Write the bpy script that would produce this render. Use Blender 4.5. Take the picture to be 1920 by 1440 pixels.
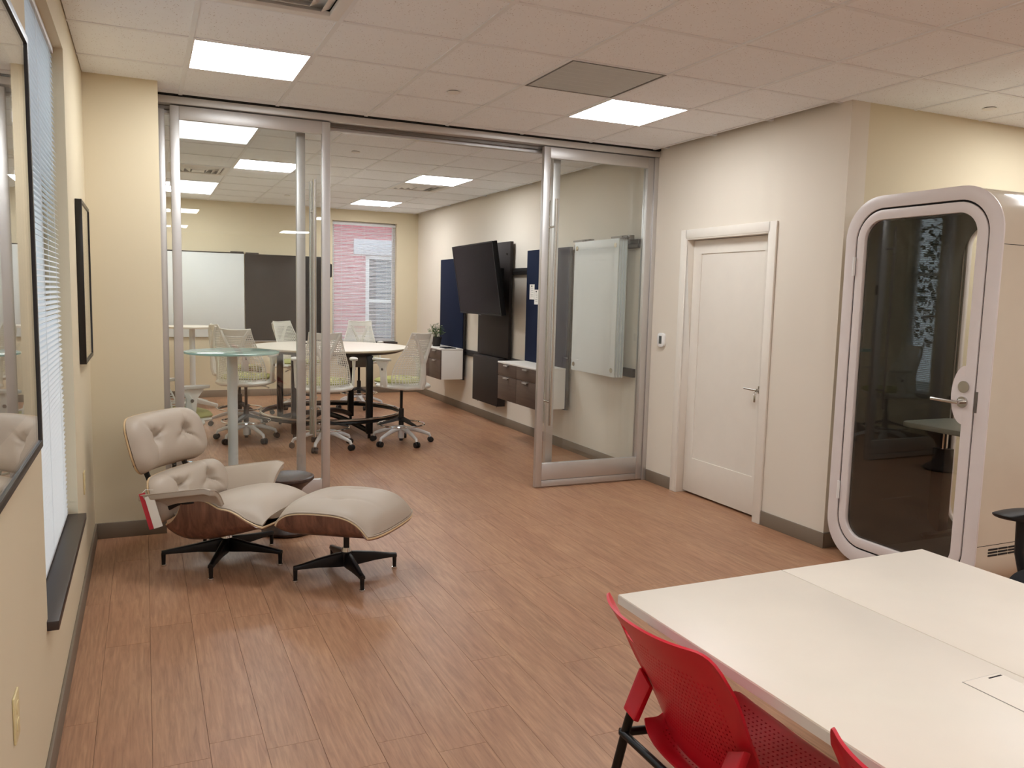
import bpy, bmesh, math, random
from mathutils import Vector, Matrix
random.seed(7)
PI = math.pi
S = bpy.context.scene
for o in list(bpy.data.objects): bpy.data.objects.remove(o)
COL = S.collection

# ---------------------------------------------------------------- camera
FPX = 1519.70
YAW, PITCH, ROLL = 0.4266, -0.1082, 0.0252
CAM = Vector((0.3075, -5.5364, 1.5723))
fw = Vector((math.sin(YAW)*math.cos(PITCH), math.cos(YAW)*math.cos(PITCH), math.sin(PITCH)))
r0 = Vector((math.cos(YAW), -math.sin(YAW), 0)); u0 = r0.cross(fw)
rt = r0*math.cos(ROLL) + u0*math.sin(ROLL); up = -r0*math.sin(ROLL) + u0*math.cos(ROLL)
cd = bpy.data.cameras.new('camera'); cam = bpy.data.objects.new('camera', cd); COL.objects.link(cam)
cd.sensor_fit = 'HORIZONTAL'; cd.sensor_width = 36; cd.lens = 36*FPX/1920; cd.clip_start = 0.02
mw = Matrix.Identity(4)
for i in range(3):
    mw[i][0], mw[i][1], mw[i][2], mw[i][3] = rt[i], up[i], -fw[i], CAM[i]
cam.matrix_world = mw
S.camera = cam

# ---------------------------------------------------------------- world and exposure
W = bpy.data.worlds.new('overcast_sky'); S.world = W; W.use_nodes = True
W.node_tree.nodes['Background'].inputs[0].default_value = (0.80, 0.90, 1.0, 1)
W.node_tree.nodes['Background'].inputs[1].default_value = 2.4
S.view_settings.view_transform = 'Standard'; S.view_settings.look = 'None'
S.view_settings.exposure = 0.04; S.view_settings.gamma = 1; S.view_settings.use_curve_mapping = False
PANEL_E = 20.5                       # ceiling LED panels
PANEL_C = (0.97, 1.0, 1.03, 1)

# ---------------------------------------------------------------- room numbers
H = 2.811; XR = 4.277; YC = -1.725; YB = 6.923; YP = 0.35; T = 0.6096
GX = 0.5496; GY = -0.418
XE = 7.95; YREAR = -13.6

# ---------------------------------------------------------------- materials
def lin(c):
    return tuple(((v/255/12.92) if v <= 10 else ((v/255+0.055)/1.055)**2.4) for v in c)
MATS = {}
def mat(name, rgb, rough=0.5, metal=0.0, emit=None, spec=0.5, coat=0.0, bump=None, vary=None, sheen=0, trans=0, alpha=None):
    """bump=(scale,strength); vary=(scale,amount) adds a noise tint"""
    m = bpy.data.materials.new(name); m.use_nodes = True; MATS[name] = m
    nt = m.node_tree; b = nt.nodes['Principled BSDF']
    c = lin(rgb)
    b.inputs['Base Color'].default_value = (*c, 1); b.inputs['Roughness'].default_value = rough
    b.inputs['Metallic'].default_value = metal; b.inputs['Specular IOR Level'].default_value = spec
    b.inputs['Coat Weight'].default_value = coat
    if sheen: b.inputs['Sheen Weight'].default_value = sheen
    if emit: b.inputs['Emission Color'].default_value = emit[0]; b.inputs['Emission Strength'].default_value = emit[1]
    tc = nt.nodes.new('ShaderNodeTexCoord')
    sc, am = vary or (9.0, 0.03)
    n = nt.nodes.new('ShaderNodeTexNoise'); n.inputs['Scale'].default_value = sc; n.inputs['Detail'].default_value = 3
    nt.links.new(tc.outputs['Object'], n.inputs['Vector'])
    mx = nt.nodes.new('ShaderNodeMix'); mx.data_type = 'RGBA'
    mx.inputs[6].default_value = (*[v*(1-am) for v in c], 1); mx.inputs[7].default_value = (*[min(1, v*(1+am)) for v in c], 1)
    nt.links.new(n.outputs['Fac'], mx.inputs[0]); nt.links.new(mx.outputs[2], b.inputs['Base Color'])
    if bump:
        n2 = nt.nodes.new('ShaderNodeTexNoise'); n2.inputs['Scale'].default_value = bump[0]; n2.inputs['Detail'].default_value = 4
        nt.links.new(tc.outputs['Object'], n2.inputs['Vector'])
        bp = nt.nodes.new('ShaderNodeBump'); bp.inputs['Strength'].default_value = bump[1]; bp.inputs['Distance'].default_value = 0.003
        nt.links.new(n2.outputs['Fac'], bp.inputs['Height']); nt.links.new(bp.outputs['Normal'], b.inputs['Normal'])
    return m

def glass_mat(name, tint=(1, 1, 1), f0=0.04):
    """thin clear sheet: transparent + mirror by angle of incidence, so daylight and lamps pass"""
    m = bpy.data.materials.new(name); m.use_nodes = True; nt = m.node_tree; nt.nodes.clear(); MATS[name] = m
    out = nt.nodes.new('ShaderNodeOutputMaterial'); tr = nt.nodes.new('ShaderNodeBsdfTransparent'); gl = nt.nodes.new('ShaderNodeBsdfGlossy')
    tr.inputs[0].default_value = (*tint, 1); gl.inputs['Roughness'].default_value = 0.0; gl.inputs[0].default_value = (1, 1, 1, 1)
    lw = nt.nodes.new('ShaderNodeLayerWeight'); lw.inputs[0].default_value = 0.5
    p = nt.nodes.new('ShaderNodeMath'); p.operation = 'POWER'; p.inputs[1].default_value = 5
    ma = nt.nodes.new('ShaderNodeMath'); ma.operation = 'MULTIPLY_ADD'; ma.inputs[1].default_value = 1-f0; ma.inputs[2].default_value = f0
    mx = nt.nodes.new('ShaderNodeMixShader')
    nt.links.new(lw.outputs['Facing'], p.inputs[0]); nt.links.new(p.outputs[0], ma.inputs[0]); nt.links.new(ma.outputs[0], mx.inputs[0])
    nt.links.new(tr.outputs[0], mx.inputs[1]); nt.links.new(gl.outputs[0], mx.inputs[2]); nt.links.new(mx.outputs[0], out.inputs[0])
    return m

def wood_mat(name, dark, light, scale, rough, axis, rnd=False, seed=0.0, bump=0.15, coat=0.0, contrast=(0.3, 0.7)):
    """grain stretched along one object axis"""
    m = bpy.data.materials.new(name); m.use_nodes = True; nt = m.node_tree; b = nt.nodes['Principled BSDF']; MATS[name] = m
    tc = nt.nodes.new('ShaderNodeTexCoord'); mp = nt.nodes.new('ShaderNodeMapping')
    s = [scale]*3; s[axis] = scale*0.07
    mp.inputs['Scale'].default_value = s
    nt.links.new(tc.outputs['Object'], mp.inputs[0])
    src = mp.outputs[0]
    if rnd:
        oi = nt.nodes.new('ShaderNodeObjectInfo'); mu = nt.nodes.new('ShaderNodeMath'); mu.operation = 'MULTIPLY'; mu.inputs[1].default_value = 57.0
        nt.links.new(oi.outputs['Random'], mu.inputs[0])
        ad = nt.nodes.new('ShaderNodeVectorMath'); ad.operation = 'ADD'
        nt.links.new(src, ad.inputs[0]); nt.links.new(mu.outputs[0], ad.inputs[1]); src = ad.outputs[0]
    n = nt.nodes.new('ShaderNodeTexNoise'); n.inputs['Scale'].default_value = 1.0; n.inputs['Detail'].default_value = 6; n.inputs['Roughness'].default_value = 0.62
    n.inputs['Distortion'].default_value = 0.6
    nt.links.new(src, n.inputs['Vector'])
    cr = nt.nodes.new('ShaderNodeValToRGB'); cr.color_ramp.elements[0].position = contrast[0]; cr.color_ramp.elements[1].position = contrast[1]
    cr.color_ramp.elements[0].color = (*lin(dark), 1); cr.color_ramp.elements[1].color = (*lin(light), 1)
    nt.links.new(n.outputs['Fac'], cr.inputs[0]); col = cr.outputs[0]
    if rnd:
        hv = nt.nodes.new('ShaderNodeHueSaturation'); mr = nt.nodes.new('ShaderNodeMapRange')
        mr.inputs[3].default_value = 0.96; mr.inputs[4].default_value = 1.04
        nt.links.new(oi.outputs['Random'], mr.inputs[0]); nt.links.new(mr.outputs[0], hv.inputs['Value']); nt.links.new(col, hv.inputs['Color']); col = hv.outputs[0]
    nt.links.new(col, b.inputs['Base Color']); b.inputs['Roughness'].default_value = rough; b.inputs['Coat Weight'].default_value = coat
    bp = nt.nodes.new('ShaderNodeBump'); bp.inputs['Strength'].default_value = bump; bp.inputs['Distance'].default_value = 0.002
    nt.links.new(n.outputs['Fac'], bp.inputs['Height']); nt.links.new(bp.outputs['Normal'], b.inputs['Normal'])
    return m

def tile_mat(name):
    m = mat(name, (247, 249, 252), 0.95, spec=0.1)
    nt = m.node_tree; b = nt.nodes['Principled BSDF']
    g = nt.nodes.new('ShaderNodeNewGeometry'); v = nt.nodes.new('ShaderNodeTexVoronoi'); v.inputs['Scale'].default_value = 62
    v.inputs['Randomness'].default_value = 1.0
    nz = nt.nodes.new('ShaderNodeTexNoise'); nz.inputs['Scale'].default_value = 30
    nt.links.new(g.outputs['Position'], v.inputs['Vector']); nt.links.new(g.outputs['Position'], nz.inputs['Vector'])
    th = nt.nodes.new('ShaderNodeMath'); th.operation = 'MULTIPLY'; th.inputs[1].default_value = 0.30
    nt.links.new(nz.outputs['Fac'], th.inputs[0])
    lt = nt.nodes.new('ShaderNodeMath'); lt.operation = 'LESS_THAN'
    nt.links.new(v.outputs['Distance'], lt.inputs[0]); nt.links.new(th.outputs[0], lt.inputs[1])
    mx = nt.nodes.new('ShaderNodeMix'); mx.data_type = 'RGBA'
    old = b.inputs['Base Color'].links[0].from_socket
    nt.links.new(old, mx.inputs[6]); mx.inputs[7].default_value = (*lin((205, 198, 195)), 1)
    nt.links.new(lt.outputs[0], mx.inputs[0]); nt.links.new(mx.outputs[2], b.inputs['Base Color'])
    bp = nt.nodes.new('ShaderNodeBump'); bp.inputs['Strength'].default_value = 0.25; bp.inputs['Distance'].default_value = 0.002; bp.invert = True
    nt.links.new(lt.outputs[0], bp.inputs['Height']); nt.links.new(bp.outputs['Normal'], b.inputs['Normal'])
    return m

def brick_mat(name):
    m = mat(name, (176, 92, 92), 0.9); nt = m.node_tree; b = nt.nodes['Principled BSDF']
    tc = nt.nodes.new('ShaderNodeTexCoord'); mp = nt.nodes.new('ShaderNodeMapping'); mp.inputs['Rotation'].default_value = (PI/2, 0, 0)
    br = nt.nodes.new('ShaderNodeTexBrick'); br.inputs['Scale'].default_value = 1.0
    br.inputs['Color1'].default_value = (*lin((198, 122, 124)), 1); br.inputs['Color2'].default_value = (*lin((186, 108, 112)), 1); br.inputs['Mortar'].default_value = (*lin((190, 150, 145)), 1)
    br.inputs['Brick Width'].default_value = 0.22; br.inputs['Row Height'].default_value = 0.075; br.inputs['Mortar Size'].default_value = 0.008
    nt.links.new(tc.outputs['Object'], mp.inputs[0]); nt.links.new(mp.outputs[0], br.inputs['Vector']); nt.links.new(br.outputs['Color'], b.inputs['Base Color'])
    return m

mat('wall_paint', (227, 217, 202), 0.75, spec=0.25, bump=(180, 0.06), vary=(2, 0.015))
mat('wall_paint_cream', (223, 210, 181), 0.75, spec=0.25, bump=(180, 0.06), vary=(2, 0.015))
mat('dark_gap', (30, 26, 24), 0.9)
tile_mat('ceiling_tile')
mat('grid_white', (238, 239, 241), 0.6)
mat('led', (255, 255, 255), 0.5, emit=(PANEL_C, PANEL_E))
mat('light_frame', (235, 232, 228), 0.5)
wood_mat('floor_plank', (147, 105, 79), (199, 155, 121), 70.0, 0.40, 1, rnd=True, bump=0.10, contrast=(0.22, 0.78))
def floor_tones(m):
    # broad reddish / yellowish clouding over the grain, as printed on the vinyl
    nt = m.node_tree; b = nt.nodes['Principled BSDF']; g = nt.nodes.new('ShaderNodeNewGeometry'); mp = nt.nodes.new('ShaderNodeMapping')
    mp.inputs['Scale'].default_value = (5.5, 1.1, 1)
    n = nt.nodes.new('ShaderNodeTexNoise'); n.inputs['Scale'].default_value = 1.0; n.inputs['Detail'].default_value = 4; n.inputs['Distortion'].default_value = 0.8
    cr = nt.nodes.new('ShaderNodeValToRGB'); cr.color_ramp.elements[0].position = 0.30; cr.color_ramp.elements[1].position = 0.70
    cr.color_ramp.elements[0].color = (0.86, 0.79, 0.77, 1); cr.color_ramp.elements[1].color = (1.0, 1.0, 0.97, 1)
    mx = nt.nodes.new('ShaderNodeMix'); mx.data_type = 'RGBA'; mx.blend_type = 'MULTIPLY'; mx.inputs[0].default_value = 1.0
    old = b.inputs['Base Color'].links[0].from_socket
    nt.links.new(g.outputs['Position'], mp.inputs[0]); nt.links.new(mp.outputs[0], n.inputs['Vector']); nt.links.new(n.outputs['Fac'], cr.inputs[0])
    nt.links.new(old, mx.inputs[6]); nt.links.new(cr.outputs[0], mx.inputs[7]); nt.links.new(mx.outputs[2], b.inputs['Base Color'])
floor_tones(MATS['floor_plank'])
mat('floor_base', (126, 90, 70), 0.8)
mat('baseboard', (126, 112, 96), 0.55)
mat('aluminium', (206, 203, 200), 0.42, metal=0.75, vary=(40, 0.02))
mat('aluminium_dark', (120, 114, 108), 0.4, metal=0.8)
mat('steel', (200, 196, 190), 0.18, metal=1.0)
mat('chrome', (225, 225, 225), 0.07, metal=1.0)
mat('door_white', (233, 225, 213), 0.45)
mat('plastic_white', (238, 236, 232), 0.4)
mat('plastic_ivory', (226, 210, 160), 0.4)
mat('screen_grey', (70, 74, 76), 0.2)
glass_mat('clear_glass', (0.985, 0.995, 0.99), 0.045)
glass_mat('window_glass', (0.97, 0.99, 1.0), 0.04)
glass_mat('tinted_glass', (0.93, 0.92, 0.89), 0.05)
mat('sill_dark', (58, 48, 44), 0.35)
mat('blind_slat', (226, 228, 229), 0.5)
mat('black_frame', (26, 23, 22), 0.35)
mat('mat_board', (196, 184, 164), 0.7)
mat('art_print', (150, 140, 126), 0.7, vary=(3, 0.35))
mat('leather', (182, 167, 150), 0.48, bump=(420, 0.12), vary=(6, 0.04))
wood_mat('walnut', (76, 46, 36), (136, 92, 72), 30.0, 0.35, 2, bump=0.06, coat=0.15)
wood_mat('walnut_dark', (42, 28, 22), (84, 62, 50), 24.0, 0.42, 2, bump=0.06)
mat('ply_edge', (214, 184, 142), 0.5)
mat('black_metal', (20, 18, 18), 0.35, metal=0.3)
mat('black_plastic', (28, 26, 26), 0.5)
mat('red_plastic', (210, 30, 52), 0.38, vary=(3, 0.03))
mat('table_white', (234, 224, 209), 0.38)
mat('table_edge', (222, 218, 212), 0.4)
mat('booth_white', (224, 214, 210), 0.3)
mat('booth_gloss', (214, 202, 182), 0.14, coat=0.5)
mat('booth_felt', (58, 56, 52), 0.95, spec=0.1, bump=(300, 0.2))
mat('booth_carpet', (78, 78, 76), 0.95, spec=0.1)
mat('desk_grey', (150, 152, 142), 0.4)
mat('navy_fabric', (24, 32, 54), 0.9, spec=0.15, bump=(500, 0.15))
mat('panel_black', (34, 30, 29), 0.5)
wood_mat('cabinet_brown', (82, 65, 56), (100, 82, 72), 30.0, 0.45, 1, bump=0.03)
mat('cabinet_dark', (46, 40, 38), 0.55, spec=0.25)
mat('cabinet_white', (236, 230, 222), 0.45)
mat('tv_screen', (8, 8, 11), 0.25, spec=0.05)
mat('tv_bezel', (16, 16, 17), 0.45, spec=0.25)
mat('glassboard_white', (230, 233, 231), 0.4, spec=0.3)
mat('glassboard_edge', (205, 208, 200), 0.3)
mat('glassboard_black', (15, 17, 22), 0.25, spec=0.12)
mat('sayl_white', (238, 235, 226), 0.45)
mat('sayl_base', (232, 232, 232), 0.35)
mat('seat_green', (182, 180, 116), 0.85, spec=0.2, bump=(500, 0.2))
mat('arm_pad', (206, 202, 192), 0.5)
mat('caster_black', (32, 28, 27), 0.5)
mat('frost_glass', (208, 222, 214), 0.2)
mat('frost_edge', (150, 196, 186), 0.15)
mat('table_leg_white', (226, 228, 226), 0.4)
mat('pot_black', (40, 34, 32), 0.6)
mat('leaf', (62, 88, 40), 0.6, vary=(40, 0.3))
mat('leaf_light', (128, 146, 92), 0.6)
mat('soil', (48, 36, 28), 0.9)
mat('tag_red', (196, 44, 60), 0.5)
mat('paper', (238, 234, 226), 0.7)
mat('print_grey', (150, 146, 140), 0.7)
mat('fabric_charcoal', (44, 44, 46), 0.95, spec=0.15, bump=(260, 0.5), vary=(160, 0.25))
brick_mat('brick')
mat('stone_lintel', (206, 204, 206), 0.8)
mat('tree_leaf', (44, 60, 34), 0.7, vary=(3, 0.4))
mat('bark', (70, 56, 46), 0.9)
mat('asphalt', (112, 116, 108), 0.9, vary=(1, 0.2))

# ---------------------------------------------------------------- mesh builder
class MB:
    def __init__(s): s.v = []; s.f = []
    def _add(s, vs, fs):
        k = len(s.v); s.v += [tuple(v) for v in vs]; s.f += [tuple(i+k for i in f) for f in fs]; return s
    def box(s, x0, x1, y0, y1, z0, z1):
        return s._add([(x0,y0,z0),(x1,y0,z0),(x1,y1,z0),(x0,y1,z0),(x0,y0,z1),(x1,y0,z1),(x1,y1,z1),(x0,y1,z1)],
                      [(0,3,2,1),(4,5,6,7),(0,1,5,4),(1,2,6,5),(2,3,7,6),(3,0,4,7)])
    def obox(s, c, ax, ay, az, hx, hy, hz):
        c = Vector(c); ax, ay, az = Vector(ax).normalized()*hx, Vector(ay).normalized()*hy, Vector(az).normalized()*hz
        vs = [c+sx*ax+sy*ay+sz*az for sz in (-1,1) for sx, sy in ((-1,-1),(1,-1),(1,1),(-1,1))]
        return s._add(vs, [(0,3,2,1),(4,5,6,7),(0,1,5,4),(1,2,6,5),(2,3,7,6),(3,0,4,7)])
    def loft(s, rings, closed=False, caps=True):
        n = len(rings[0]); k = len(s.v); m = len(rings)
        for r in rings: s.v += [tuple(p) for p in r]
        for i in range(m if closed else m-1):
            a, b = k+i*n, k+((i+1) % m)*n
            for j in range(n): s.f.append((a+j, a+(j+1) % n, b+(j+1) % n, b+j))
        if caps and not closed:
            s.f.append(tuple(k+j for j in reversed(range(n)))); s.f.append(tuple(k+(m-1)*n+j for j in range(n)))
        return s
    def tube(s, pts, r, n=8, closed=False, flat=1.0):
        pts = [Vector(p) for p in pts]; m = len(pts); rs = r if isinstance(r, (list, tuple)) else [r]*m
        rings = []; ref = None
        for i, p in enumerate(pts):
            a = pts[(i-1) % m] if (closed or i > 0) else p; b = pts[(i+1) % m] if (closed or i < m-1) else p
            t = (b-a).normalized()
            if ref is None:
                ref = Vector((0,0,1)) if abs(t.z) < 0.9 else Vector((1,0,0))
            x = (ref - t*ref.dot(t)).normalized(); ref = x; y = t.cross(x)
            rings.append([p + x*math.cos(2*PI*j/n)*rs[i] + y*math.sin(2*PI*j/n)*rs[i]*flat for j in range(n)])
        return s.loft(rings, closed)
    def cyl(s, p0, p1, r0, r1=None, n=16):
        return s.tube([p0, p1], [r0, r0 if r1 is None else r1], n)
    def lathe(s, prof, n=32, c=(0,0,0)):
        rings = [[(c[0]+r*math.cos(2*PI*j/n), c[1]+r*math.sin(2*PI*j/n), c[2]+z) for j in range(n)] for r, z in prof]
        return s.loft(rings)
    def prism(s, poly, a, b, axis='z'):
        def m(p, h): return {'z': (p[0], p[1], h), 'x': (h, p[0], p[1]), 'y': (p[0], h, p[1])}[axis]
        return s.loft([[m(p, a) for p in poly], [m(p, b) for p in poly]])
    def ring(s, outer, inner, a, b, axis='z'):
        """frame between two outlines of equal length, from a to b along axis"""
        def m(p, h): return {'z': (p[0], p[1], h), 'x': (h, p[0], p[1]), 'y': (p[0], h, p[1])}[axis]
        n = len(outer)
        return s.loft([[m(p, a) for p in outer], [m(p, b) for p in outer], [m(p, b) for p in inner], [m(p, a) for p in inner]], closed=True)
    def sheet(s, fn, nu, nv):
        k = len(s.v)
        for i in range(nu+1):
            for j in range(nv+1): s.v.append(tuple(fn(i/nu, j/nv)))
        for i in range(nu):
            for j in range(nv):
                a = k+i*(nv+1)+j; s.f.append((a, a+nv+1, a+nv+2, a+1))
        return s
    def slab(s, fn, nu, nv, th, back=None):
        """closed plate: fn(u,v) front, offset th along the normal (or second surface back(u,v))"""
        k = len(s.v); F = [[Vector(fn(i/nu, j/nv)) for j in range(nv+1)] for i in range(nu+1)]
        B = []
        for i in range(nu+1):
            row = []
            for j in range(nv+1):
                if back: row.append(Vector(back(i/nu, j/nv))); continue
                du = F[min(i+1, nu)][j]-F[max(i-1, 0)][j]; dv = F[i][min(j+1, nv)]-F[i][max(j-1, 0)]
                n_ = du.cross(dv); n_ = n_.normalized() if n_.length > 1e-12 else Vector((0,0,1))
                row.append(F[i][j]-n_*th)
            B.append(row)
        for R in (F, B):
            for row in R: s.v += [tuple(p) for p in row]
        o = (nu+1)*(nv+1); ix = lambda i, j: k+i*(nv+1)+j
        for i in range(nu):
            for j in range(nv):
                s.f.append((ix(i,j), ix(i+1,j), ix(i+1,j+1), ix(i,j+1)))
                s.f.append((o+ix(i,j), o+ix(i,j+1), o+ix(i+1,j+1), o+ix(i+1,j)))
        edge = [(i,0) for i in range(nu+1)]+[(nu,j) for j in range(1,nv+1)]+[(i,nv) for i in range(nu-1,-1,-1)]+[(0,j) for j in range(nv-1,0,-1)]
        for a in range(len(edge)):
            p, q = ix(*edge[a]), ix(*edge[(a+1) % len(edge)]); s.f.append((q, p, o+p, o+q))
        return s
    def xf(s, M):
        s.v = [tuple(M @ Vector(p)) for p in s.v]; return s
    def mesh(s, name, bevel=0, seg=2, ang=35, subd=0):
        me = bpy.data.meshes.new(name); me.from_pydata(s.v, [], s.f)
        bm = bmesh.new(); bm.from_mesh(me); bmesh.ops.remove_doubles(bm, verts=bm.verts, dist=1e-6)
        bmesh.ops.recalc_face_normals(bm, faces=bm.faces)
        if bevel:
            es = [e for e in bm.edges if len(e.link_faces) == 2 and e.calc_face_angle(0) > math.radians(30)]
            bmesh.ops.bevel(bm, geom=es, offset=bevel, segments=seg, profile=0.5, affect='EDGES', clamp_overlap=True)
        bm.to_mesh(me); bm.free()
        me.polygons.foreach_set('use_smooth', [True]*len(me.polygons)); me.set_sharp_from_angle(angle=math.radians(ang)); me.update()
        return me
    def build(s, name, m, parent=None, bevel=0, seg=2, ang=35, loc=None, rz=0):
        me = s.mesh(name, bevel, seg, ang); me.materials.append(MATS[m])
        o = bpy.data.objects.new(name, me); COL.objects.link(o)
        if parent: o.parent = parent
        if loc: o.location = loc
        if rz: o.rotation_euler.z = rz
        return o

def rr(a0, a1, b0, b1, r, n=8):
    pts = []
    for cx, cy, s0 in ((a1-r, b1-r, 0), (a0+r, b1-r, PI/2), (a0+r, b0+r, PI), (a1-r, b0+r, 1.5*PI)):
        for i in range(n+1):
            t = s0+PI/2*i/n; pts.append((cx+r*math.cos(t), cy+r*math.sin(t)))
    return pts
def tag(o, label, cat=None, group=None, kind=None):
    o['label'] = label
    if cat: o['category'] = cat
    if group: o['group'] = group
    if kind: o['kind'] = kind
    return o
def thing(name, label, cat, loc=(0,0,0), rz=0, group=None, kind=None):
    o = bpy.data.objects.new(name, None); o.empty_display_size = 0.05; COL.objects.link(o); o.location = loc; o.rotation_euler.z = rz
    return tag(o, label, cat, group, kind)
def struct(o, label=None):
    o['kind'] = 'structure'
    if label: o['label'] = label
    return o
def inst(src, parent=None, loc=None, rot=None, scale=None):
    c = src.copy(); COL.objects.link(c)
    if parent is not None: c.parent = parent
    if loc is not None: c.location = loc
    if rot is not None: c.rotation_euler = rot
    if scale is not None: c.scale = scale
    return c
def dup(root, loc, rz, label, group=None):
    r = root.copy(); COL.objects.link(r); r.location = loc; r.rotation_euler = (0, 0, rz); r['label'] = label
    if group: r['group'] = group
    for ch in list(root.children):
        c = ch.copy(); COL.objects.link(c); c.parent = r
        for g in list(ch.children):
            d = g.copy(); COL.objects.link(d); d.parent = c
    return r

# ================================================================ THE SETTING
# ---------------------------------------------------------------- floor
fl = MB().box(-0.2, XE+0.1, YREAR-0.1, YB+0.2, -0.12, -0.005).build('floor', 'floor_base')
struct(fl, 'reddish brown wood-look plank floor')
PW, PL = 0.18, 1.22
def plank_mesh():
    w, l, c = PW/2-0.0002, PL/2-0.0002, 0.0005
    b = MB().loft([[(-w,-l,-0.005),(w,-l,-0.005),(w,l,-0.005),(-w,l,-0.005)], [(-w+c,-l+c,0),(w-c,-l+c,0),(w-c,l-c,0),(-w+c,l-c,0)]])
    return b.build('floor_plank', 'floor_plank', fl)
pk0 = plank_mesh(); pk_used = False
rest = MB(); pkn = 0
x = -0.06; si = 0
while x < XE:
    xa, xb = max(x, 0.0), min(x+PW, XE)
    y = YREAR - random.choice((0.0, 0.4, 0.8, 0.2, 1.0)) - random.random()*0.2
    yend = YB if xa < XR else YC
    while y < yend:
        ya, yb = max(y, YREAR), min(y+PL, yend); y += PL
        if yb-ya < 0.02: continue
        if xb < XR+0.15 and yb > -4.75 and pkn < 299 and not (xa > 1.7 and yb < -4.0):
            loc = ((xa+xb)/2, (ya+yb)/2, 0); sc = ((xb-xa)/PW, (yb-ya)/PL, 1)
            if not pk_used: pk0.location = loc; pk0.scale = sc; pk_used = True
            else: inst(pk0, fl, loc, None, sc)
            pkn += 1
        else:
            g = 0.0005; rest.box(xa+g, xb-g, ya+g, yb-g, -0.005, 0)
    x += PW; si += 1
ro = rest.build('floor_plank_field', 'floor_plank', fl); ro['kind'] = 'stuff'

# ---------------------------------------------------------------- walls
def wall(name, boxes, m, label):
    b = MB()
    for q in boxes: b.box(*q)
    return struct(b.build(name, m), label)
W1 = (-2.62, -1.27, 0.49, 2.62)          # window opening beside the lounge chair: y0,y1,z0,z1
W2 = (0.62, 1.30, 0.55, 2.62)            # meeting room side window
W3 = (2.925, 3.93, 0.80, 2.645)          # meeting room end window: x0,x1,z0,z1
TW = 0.16; ZT = H+0.1
wall('wall_left', [(-TW,0,YREAR,W1[0],0,ZT), (-TW,0,W1[0],W1[1],0,W1[2]), (-TW,0,W1[0],W1[1],W1[3],ZT), (-TW,0,W1[1],W2[0],0,ZT),
      (-TW,0,W2[0],W2[1],0,W2[2]), (-TW,0,W2[0],W2[1],W2[3],ZT), (-TW,0,W2[1],YB+TW,0,ZT)], 'wall_paint_cream', 'cream painted window wall on the left')
wall('wall_back', [(0,W3[0],YB,YB+TW,0,ZT), (W3[0],W3[1],YB,YB+TW,0,W3[2]), (W3[0],W3[1],YB,YB+TW,W3[3],ZT), (W3[1],XR+TW,YB,YB+TW,0,ZT)],
     'wall_paint_cream', 'cream end wall of the meeting room')
DY0, DY1, DZ = -1.085, -0.12, 2.07       # doorway in the right wall
wall('wall_right', [(XR,XR+0.15,YC,DY0,0,ZT), (XR,XR+0.15,DY0,DY1,DZ,ZT), (XR,XR+0.15,DY1,YB,0,ZT), (XR+0.15,XR+0.25,DY0-0.1,DY1+0.1,0,DZ+0.1)], 'wall_paint', 'off-white painted wall with the door and the meeting room display')  # last box is unseen, added behind the door to block leaking daylight
wall('wall_alcove', [(XR+0.15,XE+0.1,YC,YC+0.15,0,ZT)], 'wall_paint_cream', 'cream wall behind the phone booth')
wall('wall_stub', [(0,0.41,0,0.56,0,ZT)], 'wall_paint_cream', 'narrow cream wall beside the glass partition')
wall('wall_far_right', [(XE,XE+0.15,YREAR,YC,0,ZT)], 'wall_paint', 'off-white wall on the far right')
wall('wall_rear', [(-TW,XE+0.15,YREAR-0.15,YREAR,0,ZT)], 'wall_paint', 'off-white rear wall')

def baseboard(name, q, label):
    o = MB().box(*q).build(name, 'baseboard', bevel=0.003); return struct(o, label)
BH = 0.10
baseboard('baseboard_left', (0,0.012,YREAR,0,0,BH), 'taupe baseboard along the window wall')
baseboard('baseboard_stub', (0.012,0.41,-0.012,0,0,BH), 'taupe baseboard under the narrow cream wall')
baseboard('baseboard_right', (XR-0.012,XR,YC-0.012,DY0-0.062,0,BH), 'taupe baseboard between door and corner')
baseboard('baseboard_right', (XR-0.012,XR,DY1+0.064,0.31,0,BH), 'taupe baseboard between door and partition')
baseboard('baseboard_right', (XR-0.012,XR,0.51,YB,0,BH), 'taupe baseboard under the wall display')
baseboard('baseboard_alcove', (XR,XE,YC-0.012,YC,0,BH), 'taupe baseboard behind the phone booth')
baseboard('baseboard_back', (0,XR-0.012,YB-0.012,YB,0,BH), 'taupe baseboard under the whiteboards')
baseboard('baseboard_conference', (0,0.012,0.56,YB-0.012,0,BH), 'taupe baseboard under the side window of the meeting room')

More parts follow.
